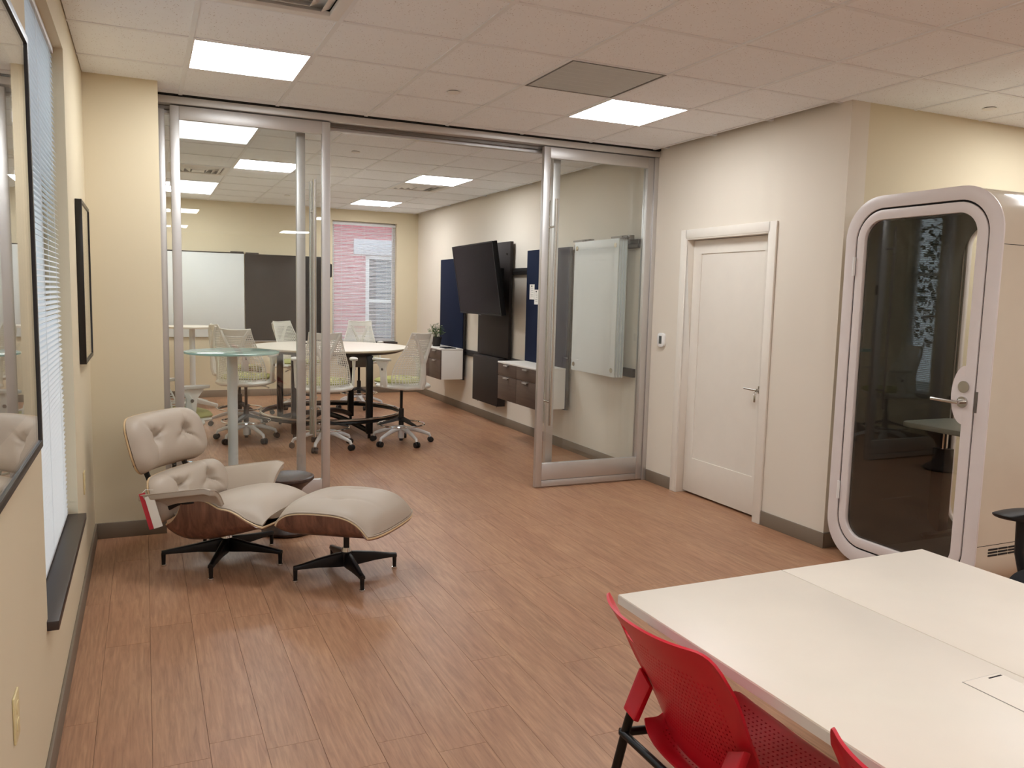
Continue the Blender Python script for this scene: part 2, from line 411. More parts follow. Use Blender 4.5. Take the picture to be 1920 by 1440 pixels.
# ---------------------------------------------------------------- ceiling: tiles in a metal grid
tile0 = None
def make_ceiling(name, label, x0, x1, y0, y1, gx, gy, tx, ty, skip, ymin_parts):
    global tile0
    c = MB().box(x0, x1, y0, y1, H+0.035, H+0.10).build(name, 'dark_gap'); struct(c, label)
    st = MB()
    nx0 = math.floor((x0-gx)/tx); nx1 = math.ceil((x1-gx)/tx); ny0 = math.floor((y0-gy)/ty); ny1 = math.ceil((y1-gy)/ty)
    for i in range(nx0, nx1):
        for j in range(ny0, ny1):
            if (i, j) in skip: continue
            xa, xb = max(gx+i*tx, x0), min(gx+(i+1)*tx, x1); ya, yb = max(gy+j*ty, y0), min(gy+(j+1)*ty, y1)
            if xb-xa < 0.05 or yb-ya < 0.03: continue
            if xa > XR-0.1 and ya > YC: continue
            if yb < ymin_parts or (xa > 6.6):
                st.box(xa+0.004, xb-0.004, ya+0.004, yb-0.004, H+0.005, H+0.022); continue
            loc = ((xa+xb)/2, (ya+yb)/2, H+0.005); sc = ((xb-xa)/T, (yb-ya)/T, 1)
            if tile0 is None:
                h = T/2-0.004
                tile0 = MB().box(-h, h, -h, h, 0, 0.017).build('ceiling_tile', 'ceiling_tile', c); tile0.location = loc; tile0.scale = sc
            else: inst(tile0, c, loc, None, sc)
    if st.v: so = st.build('ceiling_tile_field', 'ceiling_tile', c); so['kind'] = 'stuff'
    for i in range(nx0, nx1+1):
        xx = gx+i*tx
        if not x0+0.02 < xx < x1-0.02: continue
        ye = YC if xx > XR else y1
        MB().box(xx-0.012, xx+0.012, y0, ye, H, H+0.03).build('grid_bar', 'grid_white', c)
    for j in range(ny0, ny1+1):
        yy = gy+j*ty
        if not y0+0.02 < yy < y1-0.02: continue
        MB().box(x0, XR if yy > YC else x1, yy-0.012, yy+0.012, H+0.0006, H+0.029).build('grid_bar', 'grid_white', c)
    return c
GY2, TY2 = 0.80, 0.665
main_lights = [(0,-1),(4,-1),(8,-4)] + [(i,j) for j in (-7,-13,-19) for i in (0,4,8)]
conf_lights = [(1,3),(4,3),(4,7),(0,7)]
conf_vents = [(0,4),(4,4)]
make_ceiling('ceiling', 'suspended ceiling of speckled white tiles in the open office', 0, XE, YREAR, 0.30, GX, GY, T, T, set(main_lights+[(3,-2),(0,-3)]), -3.3)
make_ceiling('ceiling', 'suspended ceiling of white tiles in the meeting room', 0, XR, 0.50, YB, GX, GY2, T, TY2, set(conf_lights+conf_vents), -9)
# dark shadow joint between ceiling and partition head
struct(MB().box(0.41, XR, 0.30, 0.50, H-0.004, H+0.1).build('trim_1', 'dark_gap'), 'dark shadow joint above the glass partition')

# ---------------------------------------------------------------- windows
def blind(name, label, w, z0, z1, loc, rz, tilt, parts=True, pitch=0.0215):
    """venetian blind: local x along the width, local y into the room, origin at bottom centre"""
    t = thing(name, label, 'blind', loc, rz)
    MB().box(-w/2, w/2, -0.014, 0.014, z1-0.03, z1).build('headrail', 'blind_slat', t, bevel=0.002)
    MB().box(-w/2, w/2, -0.012, 0.012, z0, z0+0.016).build('bottom_rail', 'blind_slat', t, bevel=0.003)
    hw = 0.0125; ca, sa = math.cos(tilt), math.sin(tilt)
    def slat(b, zc):
        pts = []
        for k in range(4):
            a = -hw+2*hw*k/3; cam_ = 0.0030*(1-(a/hw)**2)
            pts.append((a*ca-cam_*sa, zc+a*sa+cam_*ca))
        top = [(p[0], p[1]) for p in pts]; bot = [(p[0], p[1]-0.0007) for p in reversed(pts)]
        b.prism([(0,0)]*0 or [(q[0], q[1]) for q in top+bot], -w/2, w/2, 'x')
        return b
    z = z0+0.03; first = None; joined = MB()
    while z < z1-0.04:
        if parts:
            if first is None: first = slat(MB(), 0).build('slat', 'blind_slat', t); first.location = (0, 0, z)
            else: inst(first, t, (0, 0, z))
        else: slat(joined, z)
        z += pitch
    if not parts: so = joined.build('slats', 'blind_slat', t); so['kind'] = 'stuff'
    for sx in (-0.36, 0.0, 0.36):
        for sy in (-0.013, 0.0135): MB().cyl((sx*w, sy, z0+0.01), (sx*w, sy, z1-0.02), 0.0008, n=5).build('ladder_cord', 'blind_slat', t)
    return t
def window(name, label, w, z0, z1, loc, rz, rail=None):
    """sash window unit: local x width, local y towards the room, origin under the opening's centre at floor level, y=0 at the glass"""
    t = thing(name, label, None, loc, rz, kind='structure')
    o, i = [(-w/2,z0),(w/2,z0),(w/2,z1),(-w/2,z1)], [(-w/2+0.045,z0+0.045),(w/2-0.045,z0+0.045),(w/2-0.045,z1-0.045),(-w/2+0.045,z1-0.045)]
    MB().ring(o, i, -0.02, 0.02, 'y').build('window_frame', 'plastic_white', t, bevel=0.004)
    zm = rail or (z0+z1)/2; cuts = ((z0+0.045, zm-0.02), (zm+0.02, z1-0.045))
    if rail: MB().box(-w/2+0.045, w/2-0.045, -0.015, 0.018, zm-0.02, zm+0.02).build('meeting_rail', 'plastic_white', t, bevel=0.003)
    else: cuts = ((z0+0.045, z1-0.045),)
    for a, b in cuts: MB().box(-w/2+0.045, w/2-0.045, -0.003, 0.003, a, b).build('pane', 'window_glass', t)
    return t
window('window_1', 'tall sash window behind white blinds beside the lounge chair', W1[1]-W1[0], W1[2], W1[3], (-0.12,(W1[0]+W1[1])/2,0), -PI/2)
window('window_2', 'narrow sash window in the meeting room side wall', W2[1]-W2[0], W2[2], W2[3], (-0.12,(W2[0]+W2[1])/2,0), -PI/2, 1.94)
window('window_3', 'sash window in the meeting room end wall facing a red building', W3[1]-W3[0], W3[2], W3[3], ((W3[0]+W3[1])/2,YB+0.12,0), PI)
struct(MB().box(-0.10, 0.035, W1[0]-0.03, W1[1]+0.0, W1[2]-0.028, W1[2]+0.004).build('trim_2', 'sill_dark', bevel=0.003), 'dark brown sill of the window beside the lounge chair')
struct(MB().box(-0.10, 0.03, W2[0]-0.02, W2[1]+0.02, W2[2]-0.028, W2[2]+0.002).build('trim_3', 'sill_dark', bevel=0.003), 'dark sill of the meeting room side window')
struct(MB().box(W3[0]-0.02, W3[1]+0.02, YB-0.03, YB+0.10, W3[2]-0.03, W3[2]+0.002).build('trim_4', 'sill_dark', bevel=0.003), 'dark sill of the meeting room end window')
blind('venetian_blind', 'white venetian blind with slats half open beside the big framed glass picture', W1[1]-W1[0]-0.02, W1[2]+0.01, W1[3], (-0.052,(W1[0]+W1[1])/2,0), -PI/2, math.radians(-22))
blind('venetian_blind', 'white venetian blind in the narrow meeting room side window', W2[1]-W2[0]-0.02, W2[2]+0.01, W2[3], (-0.06,(W2[0]+W2[1])/2,0), -PI/2, math.radians(-15), parts=False)
vb = blind('venetian_blind', 'white venetian blind over the meeting room window with red building outside', W3[1]-W3[0]-0.02, W3[2]+0.01, W3[3]-0.03, ((W3[0]+W3[1])/2,YB+0.05,0), PI, math.radians(-24), parts=False)
MB().cyl((-0.44, 0.02, 0.95), (-0.44, 0.02, 2.58), 0.003, n=6).build('tilt_wand', 'blind_slat', vb)

# ---------------------------------------------------------------- hinged door in the right wall
d1 = thing('door_1', 'white single-panel door in a white frame with silver lever', None, (XR, (DY0+DY1)/2, 0), 0, kind='structure')
hw = (DY1-DY0)/2
fr = MB().box(-0.014, 0.15, hw-0.02, hw, 0, DZ).box(-0.014, 0.15, -hw, -hw+0.02, 0, DZ).box(-0.014, 0.15, -hw+0.02, hw-0.02, DZ-0.02, DZ)
fr.build('door_jamb', 'door_white', d1, bevel=0.002)
for s_ in (-1, 1): MB().box(-0.018, -0.0005, min(s_*(hw-0.012), s_*(hw+0.062)), max(s_*(hw-0.012), s_*(hw+0.062)), 0, DZ+0.06).build('casing', 'door_white', d1, bevel=0.004)
MB().box(-0.018, -0.0005, -hw-0.0, hw+0.0, DZ-0.01, DZ+0.06).build('casing', 'door_white', d1, bevel=0.004)
lx = 0.055
a0, a1 = -hw+0.022, hw-0.022
leaf = MB().box(lx+0.008, lx+0.044, a0, a1, 0.018, DZ-0.024).build('door_leaf', 'door_white', d1)
pr_ = [(a0+0.10,0.30),(a1-0.10,0.30),(a1-0.10,DZ-0.13),(a0+0.10,DZ-0.13)]
MB().ring([(a0,0.018),(a1,0.018),(a1,DZ-0.024),(a0,DZ-0.024)], pr_, lx, lx+0.0085, 'x').build('stile_frame', 'door_white', d1, bevel=0.0015)
hy, hz = a0+0.055, 0.945
h = MB().box(lx-0.008, lx, hy-0.026, hy+0.026, hz-0.026, hz+0.026)
h.cyl((lx-0.006, hy, hz), (lx-0.05, hy, hz), 0.010); h.tube([(lx-0.05, hy-0.008, hz), (lx-0.052, hy+0.03, hz), (lx-0.05, hy+0.125, hz+0.002)], [0.0095, 0.009, 0.0075], 10)
hd = h.build('lever_handle', 'steel', d1)
k = thing('door_key', 'small key with fob hanging in the lever handle of the white door', 'key', (XR+lx-0.012, (DY0+DY1)/2+hy, hz-0.012))
MB().cyl((0.012, 0, 0), (-0.045, 0, 0), 0.003, n=8).build('key_shaft', 'steel', k)
MB().tube([(-0.045+0.0, math.cos(t)*0.012, -0.012+math.sin(t)*0.012) for t in [i*2*PI/14 for i in range(14)]], 0.0022, 6, True).build('key_ring', 'steel', k)
MB().box(-0.047, -0.043, -0.009, 0.009, -0.075, -0.024).build('key_fob', 'steel', k, bevel=0.0015)

# ---------------------------------------------------------------- glass partition
wp = thing('wall_partition', 'aluminium and glass partition with an open middle bay', None, (0, 0, 0), 0, kind='structure')
MB().box(0.41, XR, 0.305, 0.50, 2.757, 2.803).build('header', 'aluminium', wp, bevel=0.003)
MB().box(0.41, XR, 0.395, 0.425, 2.735, 2.757).build('track', 'aluminium_dark', wp)
MB().box(0.41, XR, 0.44, 0.49, 2.715, 2.757).build('head_channel', 'aluminium', wp)
MB().box(0.41, 0.455, 0.40, 0.49, 0.0, 2.757).build('post', 'aluminium', wp, bevel=0.003)
MB().box(1.31, 1.37, 0.44, 0.49, 0.0, 2.73).build('post', 'aluminium', wp, bevel=0.003)
MB().box(3.345, 3.41, 0.44, 0.49, 0.0, 2.73).build('post', 'aluminium', wp, bevel=0.003)
MB().box(XR-0.04, XR, 0.32, 0.49, 0.0, 2.757).build('post', 'aluminium', wp, bevel=0.003)
MB().box(0.455, 1.31, 0.462, 0.470, 0.03, 2.73).build('fixed_pane', 'clear_glass', wp)
MB().box(3.41, XR-0.04, 0.462, 0.470, 0.03, 2.73).build('fixed_pane', 'clear_glass', wp)
MB().box(0.455, 1.31, 0.445, 0.487, 0.0, 0.032).build('sill_channel', 'aluminium', wp)
MB().box(3.41, XR-0.04, 0.445, 0.487, 0.0, 0.032).build('sill_channel', 'aluminium', wp)
def glass_door(name, label, x0, x1, hx, lock):
    t = thing(name, label, None, ((x0+x1)/2, 0.352, 0), 0, kind='structure'); c = (x0+x1)/2
    w = (x1-x0)/2; y0, y1 = -0.022, 0.022; sw = 0.057
    MB().box(-w, -w+sw, y0, y1, 0.012, 2.75).build('stile', 'aluminium', t, bevel=0.003)
    MB().box(w-sw, w, y0, y1, 0.012, 2.75).build('stile', 'aluminium', t, bevel=0.003)
    MB().box(-w+sw, w-sw, y0+0.001, y1-0.001, 2.665, 2.75).build('top_rail', 'aluminium', t, bevel=0.002)
    MB().box(-w+sw, w-sw, y0+0.001, y1-0.001, 0.066, 0.205).build('bottom_rail', 'aluminium', t, bevel=0.002)
    MB().box(-w+sw, w-sw, y0, y1, 0.012, 0.063).build('floor_guide', 'aluminium', t, bevel=0.002)
    MB().box(-w+sw-0.006, w-sw+0.006, -0.005, 0.005, 0.20, 2.67).build('pane', 'clear_glass', t)
    for k_, yy in enumerate((-0.068, 0.062)):
        b = MB().cyl((hx-c, yy, 0.53), (hx-c, yy, 2.345), 0.0135, n=16)
        p = b.build('pull_handle', 'steel', t)
        for zz in (0.72, 2.13): MB().cyl((hx-c, yy, zz), (hx-c, 0.005 if yy > 0 else -0.005, zz), 0.009, n=12).build('standoff', 'steel', p)
    if lock: MB().lathe([(0.0,-0.05),(0.011,-0.045),(0.012,0.045),(0.0,0.05)], 12, (w+0.004, 0.0, 1.72)).build('lock_pull', 'black_plastic', t)
    return t
glass_door('door_2', 'aluminium framed glass sliding door behind the lounge chair', 0.485, 1.525, 1.405, True)
glass_door('door_3', 'aluminium framed glass sliding door beside the white door', 3.205, 4.235, 3.30, False)

# ---------------------------------------------------------------- ceiling fixtures
def cell(i, j, conf=False):
    ty, gy = (TY2, GY2) if conf else (T, GY)
    return GX+(i+0.5)*T, gy+(j+0.5)*ty, T, ty
def make_light(loc, tx, ty, label, group):
    t = thing('ceiling_light', label, 'ceiling light', loc, 0, group)
    a, b = tx/2-0.0125, ty/2-0.0125
    q = lambda m: [(-a+m,-b+m),(a-m,-b+m),(a-m,b-m),(-a+m,b-m)]
    MB().ring(q(0), q(0.007), -0.001, 0.022).build('frame', 'light_frame', t)
    MB().box(-a+0.007, a-0.007, -b+0.007, b-0.007, 0.001, 0.012).build('diffuser', 'led', t)
    return t
lab = {(0,-1): 'lit square ceiling panel above the lounge chair', (4,-1): 'lit square ceiling panel next to the grey grille near the white door'}
for (i, j) in main_lights:
    if (i, j) not in lab:
        lab[(i, j)] = 'lit square ceiling panel just beyond the phone booth' if j == -4 else 'lit square ceiling panel in the %s row %s, %s' % ({-4: 'phone booth', -7: 'first', -13: 'second', -19: 'third'}[j], 'beside the alcove wall' if j == -4 else 'behind the viewer', {0: 'nearest the window wall', 4: 'in the middle', 8: 'farthest from the windows'}[i])
    cx, cy, tx, ty = cell(i, j)
    make_light((cx, cy, H), tx, ty, lab.get((i, j), 'lit square ceiling panel in the office bay behind the viewer'), 'office ceiling panels')
labc = {(1,3): 'lit square meeting room ceiling panel seen through the left glass door', (4,3): 'lit square meeting room ceiling panel beside the square air diffuser',
        (4,7): 'lit square ceiling panel nearest the meeting room end window', (0,7): 'lit square meeting room ceiling panel at the far left above the whiteboard'}
for ij in conf_lights:
    cx, cy, tx, ty = cell(*ij, True); make_light((cx, cy, H), tx, ty, labc[ij], 'meeting room ceiling panels')

def diffuser(loc, tx, ty, label):
    t = thing('air_diffuser', label, 'air vent', loc, 0, 'square air diffusers'); a, b = tx/2-0.008, ty/2-0.008
    q = lambda m: [(-a+m,-b+m),(a-m,-b+m),(a-m,b-m),(-a+m,b-m)]
    MB().ring(q(0), q(0.05), -0.002, 0.02).build('frame', 'light_frame', t, bevel=0.002)
    for k_, (m0, dz) in enumerate(((0.055,-0.006),(0.115,-0.010),(0.175,-0.014))):
        MB().loft([[(*p, dz) for p in q(m0+0.045)], [(*p, dz+0.003) for p in q(m0+0.045)], [(*p, 0.027) for p in q(m0)], [(*p, 0.025) for p in q(m0)]], closed=True).build('cone', 'light_frame', t)
    MB().box(-a+0.235, a-0.235, -b+0.235, b-0.235, -0.016, -0.012).build('centre_plate', 'light_frame', t)
    MB().box(-a+0.05, a-0.05, -b+0.05, b-0.05, 0.029, 0.033).build('backing', 'light_frame', t)
cx, cy, tx, ty = cell(0, -3); diffuser((cx, cy, H), tx, ty, 'white square air diffuser in the office ceiling above the lounge chair')
cx, cy, tx, ty = cell(0, 4, True); diffuser((cx, cy, H), tx, ty, 'white square air diffuser above the meeting room seen through left glass door')
cx, cy, tx, ty = cell(4, 4, True); diffuser((cx, cy, H), tx, ty, 'white square air diffuser touching the meeting room light panel')
# perforated return grille
cx, cy, tx, ty = cell(3, -2)
g = thing('return_grille', 'grey finely slotted square return air grille in the office ceiling', 'air vent', (cx, cy, H))
a = T/2-0.008; q = lambda m: [(-a+m,-a+m),(a-m,-a+m),(a-m,a-m),(-a+m,a-m)]
MB().ring(q(0), q(0.012), -0.001, 0.02).build('frame', 'aluminium_dark', g)
MB().box(-a+0.01, a-0.01, -a+0.01, a-0.01, 0.024, 0.03).build('backing', 'dark_gap', g)
lv = MB(); n = 62
for k_ in range(n):
    xx = -a+0.014+(2*a-0.028)*(k_+0.5)/n; lv.box(xx-0.0015, xx+0.0015, -a+0.012, a-0.012, 0.0, 0.012)
for k_ in range(1, 8):
    yy = -a+2*a*k_/8; lv.box(-a+0.012, a-0.012, yy-0.001, yy+0.001, 0.001, 0.010)
lo = lv.build('louvre_bars', 'light_frame', g); lo['kind'] = 'stuff'
MB().lathe([(0.0,0.014),(0.11,0.014),(0.11,0.022),(0.0,0.022)], 28).build('damper_plate', 'aluminium_dark', g)
for (px_, py_, lb) in ((2.075,-0.673,'white sprinkler cover plate between the two office light panels'), (5.152,-1.988,'white sprinkler cover plate above the phone booth'),
                       (2.053,1.79,'white sprinkler cover plate in the meeting room ceiling near the doors'), (2.053,5.6,'white sprinkler cover plate deep in the meeting room ceiling')):
    s_ = thing('sprinkler_cover', lb, 'sprinkler', (px_, py_, H+0.005), 0, 'ceiling sprinklers')
    MB().lathe([(0.0,-0.012),(0.034,-0.011),(0.040,-0.007),(0.040,-0.004),(0.0,-0.004)], 24).build('cover_plate', 'plastic_white', s_)
    MB().lathe([(0.030,-0.004),(0.034,-0.004),(0.034,0.004),(0.030,0.004)], 20).build('collar', 'aluminium_dark', s_)

# ================================================================ THINGS
def interp(pts, x):
    if x <= pts[0][0]: return pts[0][1]
    if x >= pts[-1][0]: return pts[-1][1]
    for i in range(len(pts)-1):
        (xa, a), (xb, b) = pts[i], pts[i+1]
        if x <= xb:
            t = (x-xa)/(xb-xa)
            m0 = (b-pts[i-1][1])/(xb-pts[i-1][0])*(xb-xa) if i > 0 else (b-a)
            m1 = (pts[i+2][1]-a)/(pts[i+2][0]-xa)*(xb-xa) if i+2 < len(pts) else (b-a)
            return (2*t**3-3*t*t+1)*a+(t**3-2*t*t+t)*m0+(-2*t**3+3*t*t)*b+(t**3-t*t)*m1
def sstep(a, b, x):
    t = min(1, max(0, (x-a)/(b-a))); return t*t*(3-2*t)

# ---------------------------------------------------------------- lounge chair and ottoman
def star_base(t, n, R, a0, hub_z, post_top, post_r):
    for k_ in range(n):
        a = a0+2*PI*k_/n; d = Vector((math.cos(a), math.sin(a), 0)); s_ = Vector((-d.y, d.x, 0)); z_ = Vector((0,0,1))
        rings = []
        for r, w, zt, zb in ((0.012,0.020,hub_z,hub_z-0.080),(0.06,0.022,hub_z-0.004,hub_z-0.076),(0.16,0.020,hub_z-0.020,hub_z-0.066),(R-0.03,0.0165,hub_z-0.040,hub_z-0.064),(R+0.010,0.0155,hub_z-0.045,hub_z-0.066)):
            rings.append([d*r-s_*w+z_*zb, d*r+s_*w+z_*zb, d*r+s_*w*0.8+z_*(zt-0.004), d*r+s_*w*0.45+z_*zt, d*r-s_*w*0.45+z_*zt, d*r-s_*w*0.8+z_*(zt-0.004)])
        leg = MB().loft(rings).build('leg', 'black_metal', t, bevel=0.002)
        f = d*R
        MB().tube([f+z_*(hub_z-0.06), f+z_*0.012], [0.0125, 0.0105], 12).build('foot_post', 'black_metal', leg)
        MB().lathe([(0.0,0.0),(0.014,0.0),(0.0155,0.004),(0.014,0.011),(0.0,0.012)], 14, (f.x, f.y, 0)).build('glide', 'chrome', leg)
    MB().cyl((0,0,hub_z-0.07), (0,0,hub_z+0.004), 0.030, n=20).build('hub', 'black_metal', t, bevel=0.003)
    MB().cyl((0,0,hub_z+0.002), (0,0,hub_z+0.026), post_r+0.012, post_r+0.006, n=20).build('collar', 'chrome', t)
    MB().cyl((0,0,hub_z+0.02), (0,0,post_top), post_r, n=18).build('column', 'black_metal', t)

def tray_shell(zb, zt, x0, x1, yb, yr, bulge, bulge0=0.0, plan=0.0):
    """plywood tray whose two long sides curl upwards; u along x, v across"""
    def f(u, v):
        t = 2*v-1; a = abs(t); sg = 1 if t >= 0 else -1
        if a < 0.6: y = yb*a/0.6; h_ = 0
        else:
            th = (a-0.6)/0.4*PI/2; y = yb+yr*math.sin(th); h_ = 1-math.cos(th)
        x = x0+(x1-x0)*(0.5-0.5*math.cos(PI*u))
        z = interp(zb, x)+(interp(zt, x)-interp(zb, x))*h_
        c = 1-(y/(yb+yr))**2
        x += bulge*c*sstep(0.15, x1, x)-bulge0*c*sstep(-0.1, x0, x)
        x *= 1-plan*(y/(yb+yr))**4
        return Vector((x, sg*y, z))
    return f
def rim_tube(f, r, back=False, n=36, dz=0.0):
    pts = [f(i/n, 0) for i in range(n+1)]+[f(1, j/24) for j in range(1, 25)]+[f(1-i/n, 1) for i in range(1, n+1)]
    if back: pts += [f(0, 1-j/24) for j in range(1, 24)]
    return MB().tube([p+Vector((0,0,dz)) for p in pts], r, 6, closed=back)
def curved_plate(W_, z0, z1, r, xc, lean, wrap):
    zm = (z0+z1)/2
    def f(u, v, off=0.0, shrink=0.0):
        U = 2*u-1; a = abs(U); w = W_-shrink; c = max(0.0, (a-(1-r/w))/(r/w))
        cut = r*(1-math.sqrt(max(0, 1-c*c)))
        lo, hi = z0+cut+shrink, z1-cut-shrink; z = lo+(hi-lo)*v
        y = w*U; x = xc-lean*(z-zm)+wrap*(abs(y)/W_)**2.3
        sl = wrap*2.3*(abs(y)/W_)**1.3/W_*(1 if y > 0 else -1)
        n_ = Vector((1, -sl, lean)).normalized()
        return Vector((x, y, z))+n_*off
    return f
def plate_rim(f, off, n=30, m=10):
    pts = [f(i/n, 0, off) for i in range(n)]+[f(1, j/m, off) for j in range(m)]+[f(1-i/n, 1, off) for i in range(n)]+[f(0, 1-j/m, off) for j in range(m)]
    out = [pts[0]]
    for p in pts[1:]:
        if (p-out[-1]).length > 0.003: out.append(p)
    return out
def pad(f, off, depth, buttons, zc, W_, H_, shrink=0.008, crease=0.012):
    def top(u, v):
        uu, vv = abs(2*u-1), abs(2*v-1)
        p = f(u, v, off, shrink); e = (max(0, 1-uu**5)*max(0, 1-vv**4))**0.55
        d = depth*e
        for (by, bz) in buttons:
            dy, dz_ = p.y-by, p.z-bz; rr_ = math.hypot(dy, dz_); an = math.atan2(dz_, dy)
            d -= 0.46*depth*math.exp(-(rr_/0.038)**2)
            d -= crease*math.exp(-(rr_/0.11)**2)*max(0, math.cos(3*an+0.6+by*9))**6*(1-math.exp(-(rr_/0.02)**2))*e
        return f(u, v, off+max(0.002, d), shrink)
    return MB().slab(top, 72, 44, 0.0, back=lambda u, v: f(u, v, off, shrink))

L = thing('lounge_chair', 'walnut shell lounge chair with taupe tufted leather cushions and black star base', 'chair', (0.716, -0.68, 0), math.radians(-37))
star_base(L, 5, 0.34, 0.0, 0.135, 0.225, 0.021)
ZB = [(-0.18,0.272),(-0.165,0.232),(-0.13,0.205),(-0.07,0.192),(0.05,0.208),(0.2,0.245),(0.33,0.288),(0.40,0.308)]
ZTp = [(-0.18,0.276),(-0.14,0.30),(-0.105,0.345),(-0.08,0.405),(-0.055,0.42),(0.0,0.426),(0.05,0.426),(0.08,0.418),(0.11,0.405),(0.14,0.391),(0.205,0.383),(0.25,0.366),(0.30,0.341),(0.36,0.318),(0.40,0.310)]
fs = tray_shell(ZB, ZTp, -0.18, 0.40, 0.215, 0.085, 0.018)
sh = MB().slab(fs, 60, 44, 0.011).build('seat_shell', 'walnut', L)
rim_tube(fs, 0.0062).build('plywood_edge', 'ply_edge', sh)
MB().tube([fs(1-i/40*0.62, 0)+Vector((0.0,0.008,0.010)) for i in range(41)], 0.004, 6).build('piping', 'leather', sh)
CZ = [(-0.13,0.36),(0.0,0.402),(0.10,0.424),(0.2,0.437),(0.3,0.432),(0.36,0.408),(0.40,0.372),(0.425,0.325)]
EZ = [(-0.13,0.34),(0.0,0.37),(0.1,0.39),(0.14,0.392),(0.205,0.386),(0.25,0.37),(0.30,0.350),(0.36,0.330),(0.40,0.324)]
def seat_top(u, v):
    y = (2*v-1); x = -0.13+0.532*u; xx = x+0.016*(1-y*y)*sstep(0.15, 0.395, x)
    e = (1-abs(y)**3.2)**0.7
    z = interp(EZ, x)*(1-e)+interp(CZ, x)*e
    for bx, by in ((0.16,0.1),(0.22,-0.12),(0.1,-0.02),(0.29,0.04)):
        w = math.cos((x-bx)*40+(y*0.285-by)*14); z += 0.0022*w*math.exp(-((x-bx)/0.05)**2-((y*0.285-by)/0.09)**2)
    return Vector((xx, 0.297*y, z))
def seat_bot(u, v):
    p = seat_top(u, v); y = 2*v-1; x = -0.13+0.532*u
    return Vector((p.x-0.006, p.y*0.90, min(p.z-0.004, interp(ZB, x)+0.016+(0.06*abs(y)**6))))
MB().slab(seat_top, 56, 44, 0, back=seat_bot).build('seat_cushion', 'leather', L)
fh = curved_plate(0.335, 0.535, 0.838, 0.115, -0.452, 0.30, 0.085)
hs = MB().slab(lambda u, v: fh(u, v, 0.0), 48, 20, 0.012).build('headrest_shell', 'walnut', L)
MB().tube(plate_rim(fh, -0.005), 0.0062, 6, True).build('plywood_edge', 'ply_edge', hs)
hc = pad(fh, 0.004, 0.105, ((-0.150,0.70),(0.165,0.70)), 0.69, 0.345, 0.31, shrink=-0.004, crease=0.020).build('headrest_cushion', 'leather', L)
for by in (-0.150, 0.165):
    p = fh((by/0.335+1)/2, 0.55, 0.060); MB().lathe([(0,-0.008),(0.008,-0.005),(0.0095,0),(0.008,0.005),(0,0.008)], 12, (p.x, p.y, 0.70)).build('button', 'leather', hc)
fb = curved_plate(0.350, 0.285, 0.522, 0.095, -0.292, 0.34, 0.065)
bs = MB().slab(lambda u, v: fb(u, v, 0.0), 48, 18, 0.012).build('back_shell', 'walnut', L)
MB().tube(plate_rim(fb, -0.005), 0.0062, 6, True).build('plywood_edge', 'ply_edge', bs)
bc = pad(fb, 0.004, 0.110, ((-0.15,0.425),(0.165,0.425)), 0.42, 0.345, 0.25, shrink=-0.004, crease=0.020).build('back_cushion', 'leather', L)
for by in (-0.15, 0.165):
    p = fb((by/0.345+1)/2, 0.55, 0.065); MB().lathe([(0,-0.008),(0.008,-0.005),(0.0095,0),(0.008,0.005),(0,0.008)], 12, (p.x, p.y, 0.425)).build('button', 'leather', bc)
for sg in (-1, 1):
    y = sg*0.175
    MB().tube([(-0.315,y,0.36),(-0.385,y,0.51),(-0.425,y,0.60),(-0.49,y,0.78)], [0.019]*4, 8, flat=0.45).build('back_brace', 'black_metal', L)
    def arm(u, v, sg=sg):
        x0_, x1_ = -0.285+0.14*v**2, 0.168-0.02*v-0.02*sstep(0.15,0.0,v)
        x = x0_+(x1_-x0_)*u; zt_ = 0.455+(x+0.26)/0.42*0.075-0.018*sstep(0.10, 0.17, x)
        y = sg*(0.390-0.140*v); z = zt_-0.130*v**2.0
        return Vector((x, y, z))
    def arm_in(u, v, sg=sg):
        p = arm(u, v); return p+Vector((0, sg*0.012*v, -0.032+0.004*v))
    ar = MB().slab(arm, 28, 18, 0, back=arm_in).build('armrest', 'leather', L, bevel=0.006, seg=3)
    ed = [arm(i/28, 0) for i in range(29)]+[arm(1, j/18) for j in range(1, 19)]+[arm(1-i/28, 1) for i in range(1, 29)]+[arm(0, 1-j/18) for j in range(1, 18)]
    MB().tube([p+Vector((0,0,0.0)) for p in ed], 0.0035, 6, True).build('piping', 'leather', ar)
    MB().tube([(-0.17, sg*0.295, 0.375),(-0.10, sg*0.305, 0.41),(0.0, sg*0.305, 0.42)], [0.02, 0.018, 0.016], 8, flat=0.4).build('arm_bracket', 'black_metal', ar)
MB().tube([(-0.31,0,0.33),(-0.2,0,0.24),(-0.05,0,0.205)], [0.03,0.03,0.03], 8, flat=0.5).build('back_bracket', 'black_metal', L)
# hang tag
tg = thing('hang_tag', 'red and white folded paper tag hanging off the lounge chair arm', 'tag', (0.716, -0.68, 0), math.radians(-37))
dt = Vector((0.075, -0.012, -0.20)).normalized(); nt_ = Vector((0.25, -0.95, 0.1)); sd = dt.cross(nt_).normalized(); nt_ = sd.cross(dt).normalized()
c0 = Vector((-0.228, -0.392, 0.372))
MB().obox(c0, dt, sd, nt_, 0.100, 0.016, 0.003).build('tag_cover', 'tag_red', tg)
MB().obox(c0+Vector((0.040,0,0.0)), dt, sd, nt_, 0.088, 0.024, 0.002).build('tag_page', 'paper', tg)
MB().tube([c0-dt*0.1, c0-dt*0.105+Vector((0.01,0.02,0.012)), c0-dt*0.09+Vector((0.03,0.05,0.02))], 0.0015, 5).build('tag_string', 'paper', tg)

